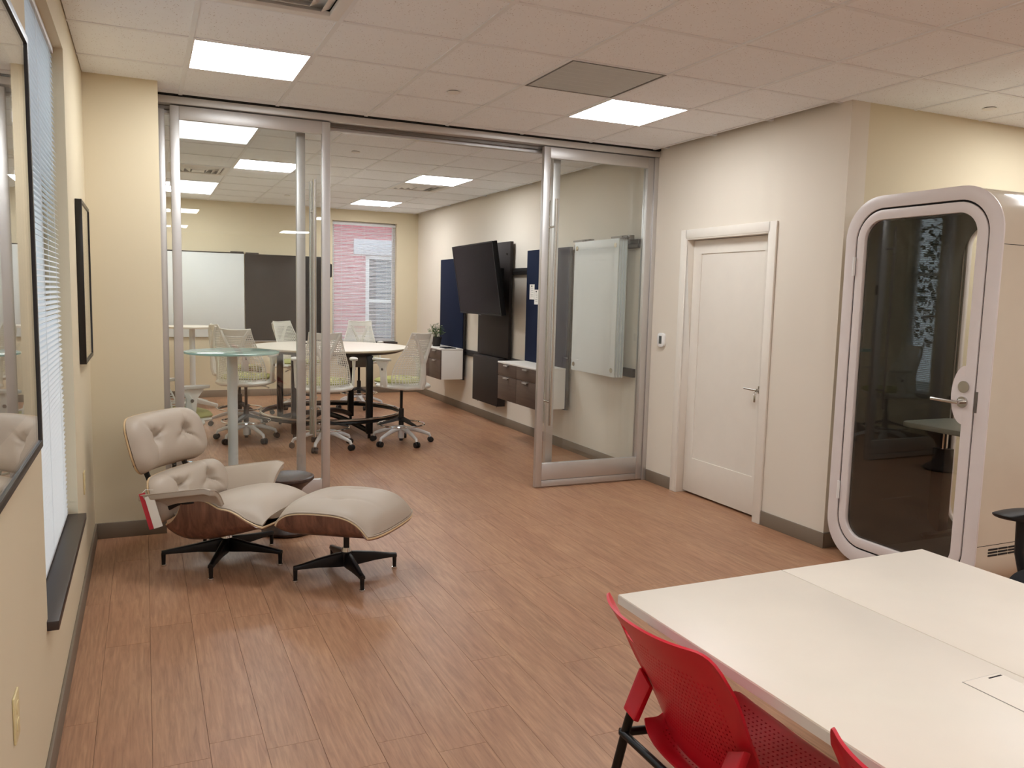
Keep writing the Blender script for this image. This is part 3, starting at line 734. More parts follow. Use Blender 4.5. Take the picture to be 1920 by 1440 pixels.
O = thing('ottoman', 'walnut shell ottoman with taupe leather cushion in front of the lounge chair', 'ottoman', (1.304, -1.172, 0), math.radians(-41))
star_base(O, 4, 0.283, math.radians(45), 0.135, 0.30, 0.0165)
OB = [(-0.30,0.322),(-0.275,0.298),(-0.22,0.284),(0.0,0.290),(0.2,0.300),(0.30,0.311)]
OT = [(-0.30,0.330),(-0.275,0.358),(-0.22,0.388),(-0.12,0.405),(0.05,0.412),(0.13,0.407),(0.19,0.393),(0.245,0.365),(0.30,0.316)]
fo = tray_shell(OB, OT, -0.30, 0.30, 0.19, 0.088, 0.012, 0.012, 0.10)
os_ = MB().slab(fo, 56, 44, 0.011).build('seat_shell', 'walnut', O)
rim_tube(fo, 0.0058, True).build('plywood_edge', 'ply_edge', os_)
rim_tube(lambda u, v: fo(u, v)*1.0, 0.0045, True, dz=0.011).build('piping', 'leather', os_)
OC = [(-0.30,0.335),(-0.285,0.372),(-0.25,0.420),(-0.18,0.452),(-0.05,0.468),(0.1,0.466),(0.2,0.448),(0.26,0.408),(0.285,0.368),(0.30,0.326)]
def ott_top(u, v):
    y = 2*v-1; x = -0.30+0.60*(0.5-0.5*math.cos(PI*u)); e = (1-abs(y)**3.0)**0.75
    c = 1-y*y; xx = (x+0.014*c*sstep(0.15, 0.30, x)-0.012*c*sstep(-0.1, -0.30, x))*(1-0.10*y**4)
    z = (interp(OT, x)+0.010)*(1-e)+(interp(OC, x)+0.006)*e
    for bx, by in ((0.0,-0.115),(0.0,0.135)):
        r2 = ((x-bx)/0.045)**2+((y*0.29-by)/0.03)**2
        z -= 0.020*math.exp(-r2)
        z -= 0.007*math.exp(-((x-bx)/0.15)**2-((y*0.29-by-0.1*(x-bx))/0.016)**2)
    return Vector((xx, 0.274*y, z))
MB().slab(ott_top, 60, 48, 0, back=lambda u, v: (lambda p: Vector((p.x*0.985, p.y*0.985, min(p.z-0.006, 0.325+0.06*abs(2*v-1)**6))))(ott_top(u, v))).build('seat_cushion', 'leather', O)

# turned walnut side stool
st = thing('turned_stool', 'dark turned walnut side stool with dished top behind the lounge chair', 'stool', (1.135, -0.225, 0))
MB().lathe([(0.0,0.0),(0.150,0.0),(0.166,0.010),(0.168,0.024),(0.155,0.040),(0.105,0.075),(0.072,0.125),(0.064,0.185),(0.072,0.245),(0.10,0.295),(0.15,0.338),(0.166,0.352)], 44).build('pedestal', 'walnut_dark', st)
MB().lathe([(0.160,0.348),(0.1675,0.356),(0.166,0.370),(0.155,0.375),(0.13,0.368),(0.08,0.360),(0.0,0.357)], 44).build('dished_top', 'walnut_dark', st)

# ---------------------------------------------------------------- white desks and red chairs
def desk(label, x0, x1, y0, y1, flap, nearleg):
    t = thing('desk', label, 'desk', ((x0+x1)/2, (y0+y1)/2, 0), 0, 'white office desks'); hx, hy = (x1-x0)/2, (y1-y0)/2
    tp = MB().box(-hx, hx, -hy, hy, 0.712, 0.740).build('desktop', 'table_white', t, bevel=0.0015)
    MB().box(-hx-0.0006, hx+0.0006, -hy-0.0006, hy+0.0006, 0.7135, 0.7365).build('edge_band', 'table_edge', tp)
    for sy in (-1, 1):
        MB().box(-hx+0.05, hx-0.05, sy*(hy-0.10)-0.02, sy*(hy-0.10)+0.02, 0.675, 0.711).build('cross_beam', 'table_edge', t)
        xl = hx-0.09 if nearleg < 0 else -hx+0.09
        for lx_ in (-hx+0.20, hx-0.20): pass
        MB().box(nearleg*(hx-0.10)-0.025, nearleg*(hx-0.10)+0.025, sy*(hy-0.47)-0.025, sy*(hy-0.47)+0.025, 0.0, 0.676).build('leg', 'table_edge', t, bevel=0.003)
    MB().box(nearleg*(hx-0.10)-0.02, nearleg*(hx-0.10)+0.02, -hy+0.13, hy-0.13, 0.62, 0.676).build('side_beam', 'table_edge', t)
    if flap:
        fx0, fx1, fy0, fy1 = [v-((x0+x1)/2 if i < 2 else (y0+y1)/2) for i, v in enumerate(flap)]
        fp = MB().box(fx0, fx1, fy0, fy1, 0.7402, 0.7412).build('cable_flap', 'table_white', t)
        MB().box((fx0+fx1)/2+0.012, (fx0+fx1)/2+0.055, fy1-0.012, fy1-0.008, 0.7412, 0.7416).build('finger_slot', 'dark_gap', fp)
        MB().ring([(fx0-0.0015,fy0-0.0015),(fx1+0.0015,fy0-0.0015),(fx1+0.0015,fy1+0.0015),(fx0-0.0015,fy1+0.0015)], [(fx0,fy0),(fx1,fy0),(fx1,fy1),(fx0,fy1)], 0.7400, 0.7406).build('flap_gap', 'print_grey', fp)
    return t
desk('white desk top with the red chairs pushed under it', 1.513, 2.108, -5.25, -3.648, (1.955, 2.075, -4.70, -4.385), 1)
desk('white desk top on the phone booth side of the seam', 2.111, 2.735, -5.25, -3.648, None, 1)

def perforated(b, fn, nu, nv, th, hole, keep=lambda u, v: True):
    """plate of nu x nv cells, each with a rounded-off slot where hole(u,v)>0 gives its size"""
    F = {}; k = len(b.v)
    def P3(u, v):
        e = 1e-3; p = Vector(fn(u, v)); n_ = (Vector(fn(min(1,u+e), v))-Vector(fn(max(0,u-e), v))).cross(Vector(fn(u, min(1,v+e)))-Vector(fn(u, max(0,v-e))))
        n_ = n_.normalized() if n_.length > 1e-14 else Vector((1,0,0)); return p, p-n_*th
    def vid(u, v):
        key = (round(u, 5), round(v, 5))
        if key not in F:
            p, q = P3(u, v); F[key] = len(b.v); b.v.append(tuple(p)); b.v.append(tuple(q))
        return F[key]
    edges = {}
    for i in range(nu):
        for j in range(nv):
            u0_, u1_, v0_, v1_ = i/nu, (i+1)/nu, j/nv, (j+1)/nv; uc, vc = (u0_+u1_)/2, (v0_+v1_)/2
            if not keep(uc, vc): continue
            q = [vid(u0_,v0_), vid(u1_,v0_), vid(u1_,v1_), vid(u0_,v1_)]
            hs_ = hole(uc, vc, i, j)
            if hs_:
                hu, hv = (u1_-u0_)/2*hs_[0], (v1_-v0_)/2*hs_[1]
                w = [vid(uc-hu,vc-hv), vid(uc+hu,vc-hv), vid(uc+hu,vc+hv), vid(uc-hu,vc+hv)]
                for a in range(4):
                    c_ = (a+1) % 4
                    b.f.append((q[a], q[c_], w[c_], w[a])); b.f.append((q[c_]+1, q[a]+1, w[a]+1, w[c_]+1)); b.f.append((w[a], w[c_], w[c_]+1, w[a]+1))
            else:
                b.f.append(tuple(q)); b.f.append(tuple(x_+1 for x_ in reversed(q)))
            for a in range(4):
                e = (q[a], q[(a+1) % 4])
                if (e[1], e[0]) in edges: del edges[(e[1], e[0])]
                else: edges[e] = 1
    for (a, c_) in edges: b.f.append((c_, a, a+1, c_+1))
    return b

R = thing('stacking_chair', 'red perforated plastic chair with black tube legs, whole backrest visible at the white desk', 'chair', (1.553, -4.050, 0), 0, 'red chairs at the white desks')
BW = [(0,0.188),(0.15,0.200),(0.35,0.210),(0.6,0.222),(0.85,0.228),(1,0.228)]
def red_back(u, v):
    U = 2*u-1; w = interp(BW, v)
    c = max(0.0, (abs(U)-0.70)/0.30); zt_ = 0.848-0.060*c**3
    y = w*U; z = 0.455+(zt_-0.455)*v
    x = -0.045-0.215*v**1.25+0.075*abs(U)**2.2*(0.55+0.45*v)+0.02*abs(U)**5*sstep(0.5, 1, v)
    return Vector((x, y, z))
def red_hole(u, v, i, j):
    U = abs(2*u-1)
    if U < 0.80-0.25*max(0, 0.35-v) and 0.16 < v < 0.84-0.10*U*U: return (0.30, 0.42)
    return None
rb = perforated(MB(), red_back, 46, 28, 0.006, red_hole, lambda u, v: not (0.66 < u < 0.80 and 0.80 < v < 0.90)).build('backrest', 'red_plastic', R, ang=50)
def red_seat(u, v):
    U = 2*u-1; x = -0.105+0.455*v; w = 0.19+0.05*sstep(0, 0.35, v)-0.02*sstep(0.8, 1, v)
    z = 0.452-0.012*(1-U*U)+0.02*abs(U)**4-0.045*sstep(0.78, 1.0, v)**2+0.012*sstep(0.15, 0, v)
    return Vector((x-0.03*abs(U)**4*(1 if v > 0.5 else -0.8)*abs(2*v-1), w*U, z))
def red_shole(u, v, i, j):
    return (0.34, 0.34) if (abs(2*u-1) < 0.82 and 0.10 < v < 0.80) else None
perforated(MB(), red_seat, 30, 30, 0.006, red_shole).build('seat', 'red_plastic', R, ang=50)
for sg in (-1, 1):
    MB().slab(lambda u, v: Vector((-0.130+0.045*u, sg*(0.166+0.052*v), 0.50+0.085*u+0.01*v+0.02*v*u)), 6, 6, 0.02).build('back_bracket', 'red_plastic', R, bevel=0.004)
    MB().tube([(-0.205, sg*0.252, 0.0),(-0.105, sg*0.228, 0.46),(-0.095, sg*0.208, 0.54)], 0.0125, 12).build('leg', 'black_metal', R)
    MB().tube([(-0.12, sg*0.240, 0.43),(0.0, sg*0.225, 0.425),(0.21, sg*0.215, 0.42),(0.255, sg*0.222, 0.385),(0.31, sg*0.25, 0.0)], 0.0115, 12).build('leg', 'black_metal', R)
MB().tube([(-0.115, -0.240, 0.43),(-0.115, 0.240, 0.43)], 0.011, 12).build('cross_bar', 'black_metal', R)
MB().tube([(0.19, -0.216, 0.42),(0.19, 0.216, 0.42)], 0.011, 12).build('cross_bar', 'black_metal', R)
dup(R, (1.585, -4.748, 0), 0, 'red plastic chair nearest the viewer, only its backrest tip showing past the desk edge')

# ---------------------------------------------------------------- charcoal office chair (right edge)
K = thing('office_chair', 'charcoal fabric office chair with black armrest in front of the phone booth', 'chair', (3.79, -3.64, 0), math.radians(178))
def cush(b, a0_, a1_, b0_, b1_, z0_, z1_, p=4):
    def top(u, v):
        U, V_ = 2*u-1, 2*v-1; e = (max(0,1-abs(U)**p)*max(0,1-abs(V_)**p))**0.4
        # square to rounded outline
        x = U*math.sqrt(1-0.30*V_*V_); y = V_*math.sqrt(1-0.30*U*U)
        return Vector(((a0_+a1_)/2+(a1_-a0_)/2*x, (b0_+b1_)/2+(b1_-b0_)/2*y, (z0_+z1_)/2+(z1_-z0_)/2*e))
    return b.slab(top, 22, 22, 0, back=lambda u, v: (lambda q: Vector((q.x, q.y, z0_+z1_-q.z)))(top(u, v)))
cush(MB(), -0.22, 0.29, -0.26, 0.26, 0.385, 0.495).build('seat', 'fabric_charcoal', K)
cb = cush(MB(), -0.27, 0.27, -0.24, 0.24, -0.04, 0.04).xf(Matrix.Translation((-0.26, 0, 0.80)) @ Matrix.Rotation(math.radians(-80), 4, 'Y') @ Matrix.Rotation(0, 4, 'Z'))
cb.build('backrest', 'fabric_charcoal', K)
MB().tube([(-0.05,0,0.38),(-0.26,0,0.40),(-0.32,0,0.60),(-0.31,0,0.80)], [0.03,0.028,0.025,0.02], 8, flat=0.5).build('back_support', 'black_plastic', K)
for sg in (-1, 1):
    def pad_(u, v, sg=sg):
        U, V_ = 2*u-1, 2*v-1
        return Vector((0.06+0.145*U*math.sqrt(1-0.35*V_*V_)+0.02, sg*0.30+0.048*V_*math.sqrt(1-0.25*U*U), 0.70+0.006*(1-U*U)+0.006*(1-V_*V_)))
    MB().slab(pad_, 14, 8, 0, back=lambda u, v: (lambda q: Vector((q.x*0.96, q.y, 0.672+0.020*abs(2*u-1)**3)))(pad_(u, v))).build('armrest', 'black_plastic', K, bevel=0.004)
    MB().tube([(0.06,sg*0.30,0.68),(0.05,sg*0.305,0.52),(0.03,sg*0.29,0.40),(0.0,sg*0.2,0.375),(0,sg*0.05,0.375)], [0.030,0.026,0.024,0.02,0.02], 10, flat=0.55).build('arm_post', 'black_plastic', K)
MB().cyl((0,0,0.10), (0,0,0.38), 0.026, n=16).build('gas_column', 'black_metal', K)
for k_ in range(5):
    a = 2*PI*k_/5+0.3; d = Vector((math.cos(a), math.sin(a), 0))
    lg = MB().tube([d*0.02+Vector((0,0,0.125)), d*0.15+Vector((0,0,0.11)), d*0.31+Vector((0,0,0.078))], [0.028,0.022,0.016], 8).build('base_arm', 'black_plastic', K)
    s_ = Vector((-d.y, d.x, 0)); c_ = d*0.31+Vector((0,0,0.028))
    MB().cyl(c_-s_*0.022, c_+s_*0.022, 0.028, n=18).build('caster', 'caster_black', lg)

# ---------------------------------------------------------------- phone booth
BX0, BX1, BY0, BY1 = 4.21, 5.21, -2.812, -1.812
bo = thing('phone_booth', 'white rounded phone booth with tinted glass door', 'phone booth', (0, 0, 0))
out = rr(BY0, BY1, 0.015, 2.203, 0.245, 12)
gap0 = rr(-2.738, -1.886, 0.100, 2.132, 0.185, 12); gap1 = rr(-2.7275, -1.8965, 0.1105, 2.1215, 0.177, 12)
gl_ = rr(-2.668, -1.950, 0.166, 2.066, 0.115, 12); glr = rr(-2.712, -1.912, 0.125, 2.107, 0.15, 12)
def inset(pts, d):
    cy, cz = (BY0+BY1)/2, 1.109
    return [(p[0]-(d if p[0] > cy else -d), p[1]-(d if p[1] > cz else -d)) for p in pts]
MB().ring(out, gap0, BX0, BX0+0.012, 'x').build('front_frame', 'booth_white', bo, bevel=0.002)
MB().ring(inset(out, 0.006), inset(out, 0.10), BX0+0.0125, BX0+0.0155, 'x').build('frame_joint', 'dark_gap', bo)
MB().ring(rr(-2.76,-1.865,0.08,2.15,0.19,12), rr(-2.70,-1.92,0.13,2.10,0.15,12), BX0+0.046, BX0+0.05, 'x').build('door_rebate', 'dark_gap', bo)
MB().ring(inset(out, 0.004), inset(out, 0.055), BX0+0.016, BX1-0.048, 'x').build('side_shell', 'booth_gloss', bo)
MB().ring(inset(out, 0.056), inset(out, 0.075), BX0+0.05, BX1-0.05, 'x').build('felt_lining', 'booth_felt', bo)
MB().box(BX0+0.06, BX1-0.06, -2.66, -1.965, 0.092, 0.100).build('floor_carpet', 'booth_carpet', bo)
MB().ring(out, glr, BX1-0.045, BX1, 'x').build('rear_frame', 'booth_white', bo, bevel=0.003)
MB().prism(rr(-2.716, -1.908, 0.121, 2.111, 0.154, 12), BX1-0.026, BX1-0.018, 'x').build('rear_pane', 'clear_glass', bo)
MB().ring(rr(-2.722,-1.902,0.115,2.117,0.16,12), glr, BX1-0.056, BX1-0.0452, 'x').build('rear_gasket', 'walnut_dark', bo)
bd = MB().ring(gap1, gl_, BX0+0.002, BX0+0.042, 'x').build('booth_door', 'booth_white', bo, bevel=0.003)
MB().prism(rr(-2.671, -1.947, 0.163, 2.069, 0.117, 12), BX0+0.016, BX0+0.026, 'x').build('door_pane', 'tinted_glass', bd)
MB().ring(rr(-2.671,-1.947,0.163,2.069,0.117,12), rr(-2.660,-1.958,0.174,2.058,0.108,12), BX0+0.0265, BX0+0.034, 'x').build('door_gasket', 'black_plastic', bd)
MB().prism([(-2.70+0.0,0.955)]+[(-2.672+0.075*math.cos(t), 1.115+0.155*math.sin(t)) for t in [(-90+180*i/16)*PI/180 for i in range(17)]]+[(-2.70,1.275)], BX0+0.0025, BX0+0.012, 'x').build('lock_plate', 'booth_white', bd)
MB().cyl((BX0-0.004,-2.668,1.158), (BX0+0.004,-2.668,1.158), 0.031, n=28).build('lock_disc', 'steel', bd)
lh = MB().cyl((BX0-0.008,-2.668,1.078), (BX0+0.004,-2.668,1.078), 0.029, n=28); lh.cyl((BX0-0.008,-2.668,1.078), (BX0-0.048,-2.668,1.078), 0.010)
lh.tube([(BX0-0.046,-2.676,1.078),(BX0-0.050,-2.64,1.079),(BX0-0.050,-2.52,1.082)], 0.0095, 10); lh.build('lever_handle', 'steel', bd)
for zz in (1.80, 0.43): MB().cyl((BX0-0.004,-1.889,zz-0.055), (BX0-0.004,-1.889,zz+0.055), 0.009, n=12).build('hinge', 'plastic_white', bd)
MB().box(BX0-0.001, BX0+0.02, -2.752, -2.737, 1.03, 1.14).build('strike_plate', 'aluminium_dark', bo)
for zz in (1.892, 0.333): MB().box(BX0+0.018, BX1-0.048, BY0+0.0032, BY0+0.006, zz-0.0015, zz+0.0015).build('panel_seam', 'dark_gap', bo)
for r_ in range(3):
    for c_ in range(4):
        MB().prism(rr(BX0+0.105+c_*0.080, BX0+0.180+c_*0.080, 0.272+r_*0.016, 0.281+r_*0.016, 0.004, 3), BY0+0.0015, BY0+0.006, 'y').build('vent_slot', 'dark_gap', bo)
MB().prism(rr(4.67, BX1-0.07, -2.45, -1.905, 0.06, 8), 0.812, 0.846, 'z').build('desk_shelf', 'desk_grey', bo, bevel=0.010)
MB().box(4.965, 5.055, -2.02, -1.93, 0.10, 0.66).build('desk_post', 'black_metal', bo, bevel=0.004)
MB().cyl((5.01,-1.975,0.66), (5.01,-1.975,0.78), 0.024, n=16).build('desk_piston', 'chrome', bo)
MB().lathe([(0.03,0.76),(0.07,0.80),(0.07,0.811),(0.0,0.811)], 20, (5.01,-1.975,0)).build('desk_bracket', 'black_metal', bo)
MB().box(4.80, 5.14, -2.06, -1.93, 0.10, 0.125).build('desk_foot', 'black_metal', bo, bevel=0.004)
bs_ = [[(5.08,-2.30,0.42),(5.08,-2.02,0.42)],[(5.08,-2.02,0.20),(5.08,-2.02,0.42)]]
for zz in (0.30, 0.33): MB().box(4.60, 4.86, -1.8886, -1.885, zz, zz+0.008).build('inner_vent', 'black_metal', bo)

# ---------------------------------------------------------------- wall things in the office
th = thing('thermostat', 'white oval wall thermostat with grey screen beside the white door', 'thermostat', (XR, 0.157, 1.236))
MB().prism(rr(-0.048, 0.048, -0.058, 0.058, 0.030, 8), -0.024, -0.0005, 'x').build('housing', 'plastic_white', th, bevel=0.005)
MB().box(-0.0252, -0.0241, -0.019, 0.019, -0.032, 0.034).build('screen', 'screen_grey', th)
def outlet(label, y, z, dy=0.036, dz=0.058):
    t = thing('wall_outlet', label, 'outlet', (0, y, z), 0, 'ivory wall outlets')
    MB().box(0.0005, 0.006, -dy, dy, -dz, dz).build('cover_plate', 'plastic_ivory', t, bevel=0.002)
    for zz in (-0.022, 0.022): MB().prism(rr(-0.017,0.017,zz-0.014,zz+0.014,0.008,5), 0.006, 0.0078, 'x').build('socket', 'plastic_ivory', t)
outlet('ivory outlet plate low on the window wall nearest the viewer', -3.35, 0.53)
outlet('ivory outlet plate on the window wall between window and lounge chair', -0.85, 0.55)
def picture(label, y0, y1, z0, z1, depth, fw_, matw, art):
    t = thing('framed_picture', label, 'picture', (0, (y0+y1)/2, (z0+z1)/2)); a, b = (y1-y0)/2, (z1-z0)/2
    q = lambda m: [(-a+m,-b+m),(a-m,-b+m),(a-m,b-m),(-a+m,b-m)]
    MB().ring(q(0), q(fw_), 0.001, depth, 'x').build('frame', 'black_frame', t, bevel=0.0015)
    MB().box(0.002, depth-0.014, -a+fw_, a-fw_, -b+fw_, b-fw_).build('mat_board', 'mat_board', t)
    MB().box(depth-0.0138, depth-0.013, -a+matw, a-matw, -b+matw, b-matw).build('print', art, t)
    MB().box(depth-0.008, depth-0.005, -a+fw_, a-fw_, -b+fw_, b-fw_).build('glass', 'clear_glass', t)
picture('large black framed picture under glass at the left edge', -4.35, -2.87, 1.105, 2.245, 0.032, 0.022, 0.12, 'art_print')
picture('small thin black framed picture between window and corner', -0.86, -0.24, 1.168, 2.003, 0.032, 0.018, 0.09, 'mat_board')

# ================================================================ MEETING ROOM
# ---------------------------------------------------------------- display wall
PX = 4.205      # front of the wall panels
def rail(label, z, ya, yb):
    t = thing('wall_rail', label, 'wall rail', (XR, 0, z), 0, 'display wall rails')
    for y0, y1 in ((ya, yb),): MB().box(-0.032, -0.0005, y0, y1, -0.038, 0.038).build('channel', 'panel_black', t, bevel=0.003)
    MB().box(-0.034, -0.0325, ya, yb, -0.004, 0.004).build('slot', 'dark_gap', t)
rail('upper black rail fixed to the meeting room wall behind the screen', 1.855, 1.80, 5.25)
rail('lower black rail fixed to the meeting room wall above the cabinets', 0.80, 1.80, 5.25)
rail('upper black rail carrying the white glass boards', 2.056, 0.55, 1.70)
rail('lower black rail behind the white glass boards', 0.915, 0.55, 1.70)
def panel(label, y0, y1, z0, z1, face, n=1):
    t = thing('wall_panel', label, 'panel', (PX, (y0+y1)/2, z0)); a = (y1-y0)/2; h_ = z1-z0
    MB().box(0.012, XR-PX-0.033, -a, a, 0, h_).build('core', 'panel_black', t, bevel=0.002)
    MB().box(0.0, 0.0118, -a+0.002, a-0.002, 0.002, h_-0.002).build('face', face, t, bevel=0.003)
    return t
panel('navy fabric wall panel behind the plant', 4.69, 5.62, 0.42, 2.062, 'navy_fabric')
panel('navy fabric wall panel holding two paper notes', 1.725, 2.715, 0.42, 2.078, 'navy_fabric')
co = thing('display_column', 'tall dark column panel carrying the television', 'panel', (PX, 3.66, 0))
MB().box(0.0, XR-PX-0.033, -0.48, 0.48, 0.835, 2.205).build('column_panel', 'cabinet_dark', co, bevel=0.003)
cb_ = MB().box(-0.055, XR-PX-0.033, -0.345, 0.46, 0.245, 0.825).build('lower_cabinet', 'cabinet_dark', co, bevel=0.003)
MB().box(-0.067, -0.056, -0.345, 0.46, 0.245, 0.812).build('cabinet_door', 'cabinet_dark', cb_, bevel=0.002)
for yy in (-0.25, 0.36): MB().cyl((-0.03, yy, 0.246), (-0.03, yy, 0.225), 0.006, n=8).build('foot_screw', 'steel', cb_)
MB().lathe([(0,-0.012),(0.012,-0.010),(0.012,0.010),(0,0.012)], 10, (0.0, -0.40, 2.06)).build('knob', 'steel', co)
tv = thing('television', 'large black flat television tilted on the dark column', 'television', (3.955, 3.60, 1.755))
ax = Vector((0.17, 0, 0.985)).normalized()
a_ = Matrix.Rotation(math.radians(-9), 4, 'Y') @ Matrix.Identity(4)
RZ = Matrix.Rotation(math.radians(-3), 4, 'Z')
MB().box(-0.012, 0.045, -0.755, 0.755, -0.415, 0.425).xf(RZ @ a_).build('casing', 'tv_bezel', tv, bevel=0.006)
MB().box(-0.0145, -0.0125, -0.742, 0.742, -0.400, 0.414).xf(RZ @ a_).build('screen', 'tv_screen', tv)
MB().ring([(-0.757,-0.417),(0.757,-0.417),(0.757,0.427),(-0.757,0.427)], [(-0.741,-0.399),(0.741,-0.399),(0.741,0.413),(-0.741,0.413)], -0.0165, -0.0122, 'x').xf(RZ @ a_).build('bezel', 'tv_bezel', tv)
MB().box(-0.018, -0.012, -0.05, 0.05, -0.424, -0.414).xf(RZ @ a_).build('badge', 'screen_grey', tv)
MB().box(0.03, PX-3.955-0.0005, -0.25, 0.25, -0.14, 0.14).build('wall_mount', 'black_metal', tv)
def credenza(label, y0, y1, xf_, z0, z1, nd):
    t = thing('credenza', label, 'cabinet', (xf_, (y0+y1)/2, z0), 0, 'floating cabinets'); a = (y1-y0)/2; h_ = z1-z0; dp = PX-xf_-0.0005
    MB().box(0.018, dp, -a, a, 0, h_-0.018).build('body', 'cabinet_white', t, bevel=0.002)
    MB().box(-0.004, dp, -a-0.004, a+0.004, h_-0.0175, h_).build('top', 'cabinet_white', t, bevel=0.002)
    n = nd; w = 2*a/n
    for k_ in range(n):
        c = -a+w*(k_+0.5)
        for (zz0, zz1) in ((0.265, h_-0.020), (0.002, 0.261)):
            dr = MB().box(0.0, 0.0175, c-w/2+0.002, c+w/2-0.002, zz0, zz1).build('drawer_front', 'cabinet_brown', t, bevel=0.0015)
            MB().box(-0.022, 0.0, c-0.055, c+0.055, zz1-0.012, zz1-0.008).box(-0.024, -0.020, c-0.055, c+0.055, zz1-0.022, zz1-0.008).build('pull', 'aluminium', dr)
credenza('floating brown and white cabinet under the potted plant', 4.66, 5.58, 3.885, 0.435, 0.848, 2)
credenza('floating brown and white cabinet partly behind the right glass door', 1.725, 2.70, 3.875, 0.435, 0.852, 2)
for lb, y, z, dy, dz in (('left white paper note pinned to the navy panel', 2.565, 1.622, 0.060, 0.082), ('right white paper note pinned to the navy panel', 2.452, 1.566, 0.048, 0.080)):
    t = thing('paper_note', lb, 'note', (PX, y, z), 0, 'notes on the navy panel')
    MB().box(-0.0025, -0.0005, -dy, dy, -dz, dz).build('sheet', 'paper', t)
    MB().lathe([(0,-0.008),(0.007,-0.006),(0.007,0.006),(0,0.008)], 8, (-0.004, 0.0, dz-0.02)).build('pin', 'black_plastic', t)
    for k_ in range(5): MB().box(-0.0028, -0.00251, -dy*0.6, dy*(0.5-0.15*(k_ % 3)), dz*0.45-k_*0.020-0.004, dz*0.45-k_*0.020).build('print_line', 'print_grey', t)
gb_g = 'stacked glass boards'
for k_ in range(4):
    lb = ['front white glass board hung on the rail right of the display', 'second white glass board behind the front board', 'third white glass board in the hung stack', 'rearmost white glass board in the hung stack'][k_]
    dx = 0.024*k_; dy = -0.055*k_*0.0
    t = thing('glass_board', lb, 'whiteboard', (4.110+dx+0.008, 1.045-0.006*k_, 1.49), 0, gb_g)
    MB().box(-0.006, 0.002, -0.40, 0.40, -0.62, 0.61).build('glass_sheet', 'glassboard_white', t, bevel=0.0015)
    for sy in (-0.35, 0.35):
        for zz in (-0.56, 0.55): MB().cyl((-0.0105, sy, zz), (-0.006, sy, zz), 0.022, n=18).build('standoff_cap', 'steel', t)
        MB().box(-0.004, 0.006, sy-0.09, sy+0.09, 0.612, 0.628).build('hanger', 'aluminium_dark', t)
        if k_ == 3: MB().box(-0.004, 0.055, sy-0.07, sy+0.07, 0.60, 0.640).build('hook', 'aluminium_dark', t)
    MB().box(-0.0055, 0.0015, -0.4025, -0.4002, -0.60, 0.60).build('edge_strip', 'glassboard_edge', t)

# end wall boards
t = thing('whiteboard', 'large white glass board on the meeting room end wall', 'whiteboard', (1.005, YB, 0.875))
MB().box(-0.62, 0.635, -0.030, -0.012, 0.0, 1.205).build('board', 'glassboard_white', t, bevel=0.002)
MB().box(-0.62, 0.635, -0.034, -0.0005, 1.206, 1.220).build('top_rail', 'panel_black', t)
MB().box(0.45, 0.63, -0.040, -0.0005, 1.221, 1.236).build('clip', 'panel_black', t)
MB().box(-0.6, 0.6, -0.0115, -0.0005, 0.1, 1.1).build('backing', 'panel_black', t)
t = thing('blackboard', 'glossy black glass board beside the white board', 'blackboard', (2.215, YB, 0.812))
MB().box(-0.562, 0.565, -0.034, -0.012, 0.0, 1.272).build('board', 'glassboard_black', t, bevel=0.002)
MB().box(-0.55, -0.37, -0.040, -0.0005, 1.274, 1.292).build('clip', 'panel_black', t)
MB().box(-0.55, 0.55, -0.0115, -0.0005, 0.1, 1.2).build('backing', 'panel_black', t)
MB().box(-0.562, 0.565, -0.050, -0.0345, 0.0, 0.012).build('ledge', 'aluminium', t)

# ---------------------------------------------------------------- plant and tablet on the credenza
pt = thing('potted_plant', 'small leafy green plant in a black pot on the floating cabinet', 'plant', (4.02, 5.22, 0.849))
MB().lathe([(0,0),(0.052,0),(0.075,0.115),(0.080,0.118),(0.078,0.128),(0.070,0.128),(0.066,0.112),(0,0.112)], 24).build('pot', 'pot_black', pt)
MB().lathe([(0,0.105),(0.065,0.108),(0,0.1125)], 16).build('soil', 'soil', pt)
for k_ in range(26):
    a = random.random()*2*PI; r_ = 0.02+0.11*random.random()**0.7; hgt = 0.27-0.8*r_+0.07*random.random(); d = Vector((math.cos(a), math.sin(a), 0))
    p0 = Vector((0,0,0.11))+d*0.02; p1 = p0+d*r_*0.4+Vector((0,0,(hgt-0.11)*0.6)); p2 = d*r_+Vector((0,0,hgt))
    stem = MB().tube([p0, p1, p2], [0.002,0.0016,0.001], 5).build('stem', 'leaf', pt)
    lf = MB()
    for q_ in range(9):
        tt = 0.35+0.65*q_/8; c = p0.lerp(p1, tt*2) if tt < 0.5 else p1.lerp(p2, tt*2-1)
        aa = a+random.uniform(-2.2, 2.2); dd = Vector((math.cos(aa), math.sin(aa), random.uniform(-0.1, 0.7))).normalized(); sd_ = dd.cross(Vector((0,0,1))).normalized(); l_ = random.uniform(0.03, 0.05)
        lf._add([c, c+dd*l_*0.5+sd_*0.0085, c+dd*l_, c+dd*l_*0.5-sd_*0.0085, c+dd*l_*0.5+Vector((0,0,0.004))], [(0,1,4),(1,2,4),(2,3,4),(3,0,4)])
    lf.build('leaves', 'leaf' if k_ % 3 else 'leaf_light', stem)
tb = thing('tablet', 'thin black tablet lying on the floating cabinet', 'tablet', (4.03, 4.80, 0.8485))
MB().prism(rr(-0.07,0.09,-0.11,0.13,0.012,4), 0.0, 0.008).build('body', 'black_plastic', tb, bevel=0.001)
MB().box(-0.062,0.082,-0.10,0.12,0.0081,0.0086).build('screen', 'tv_screen', tb)

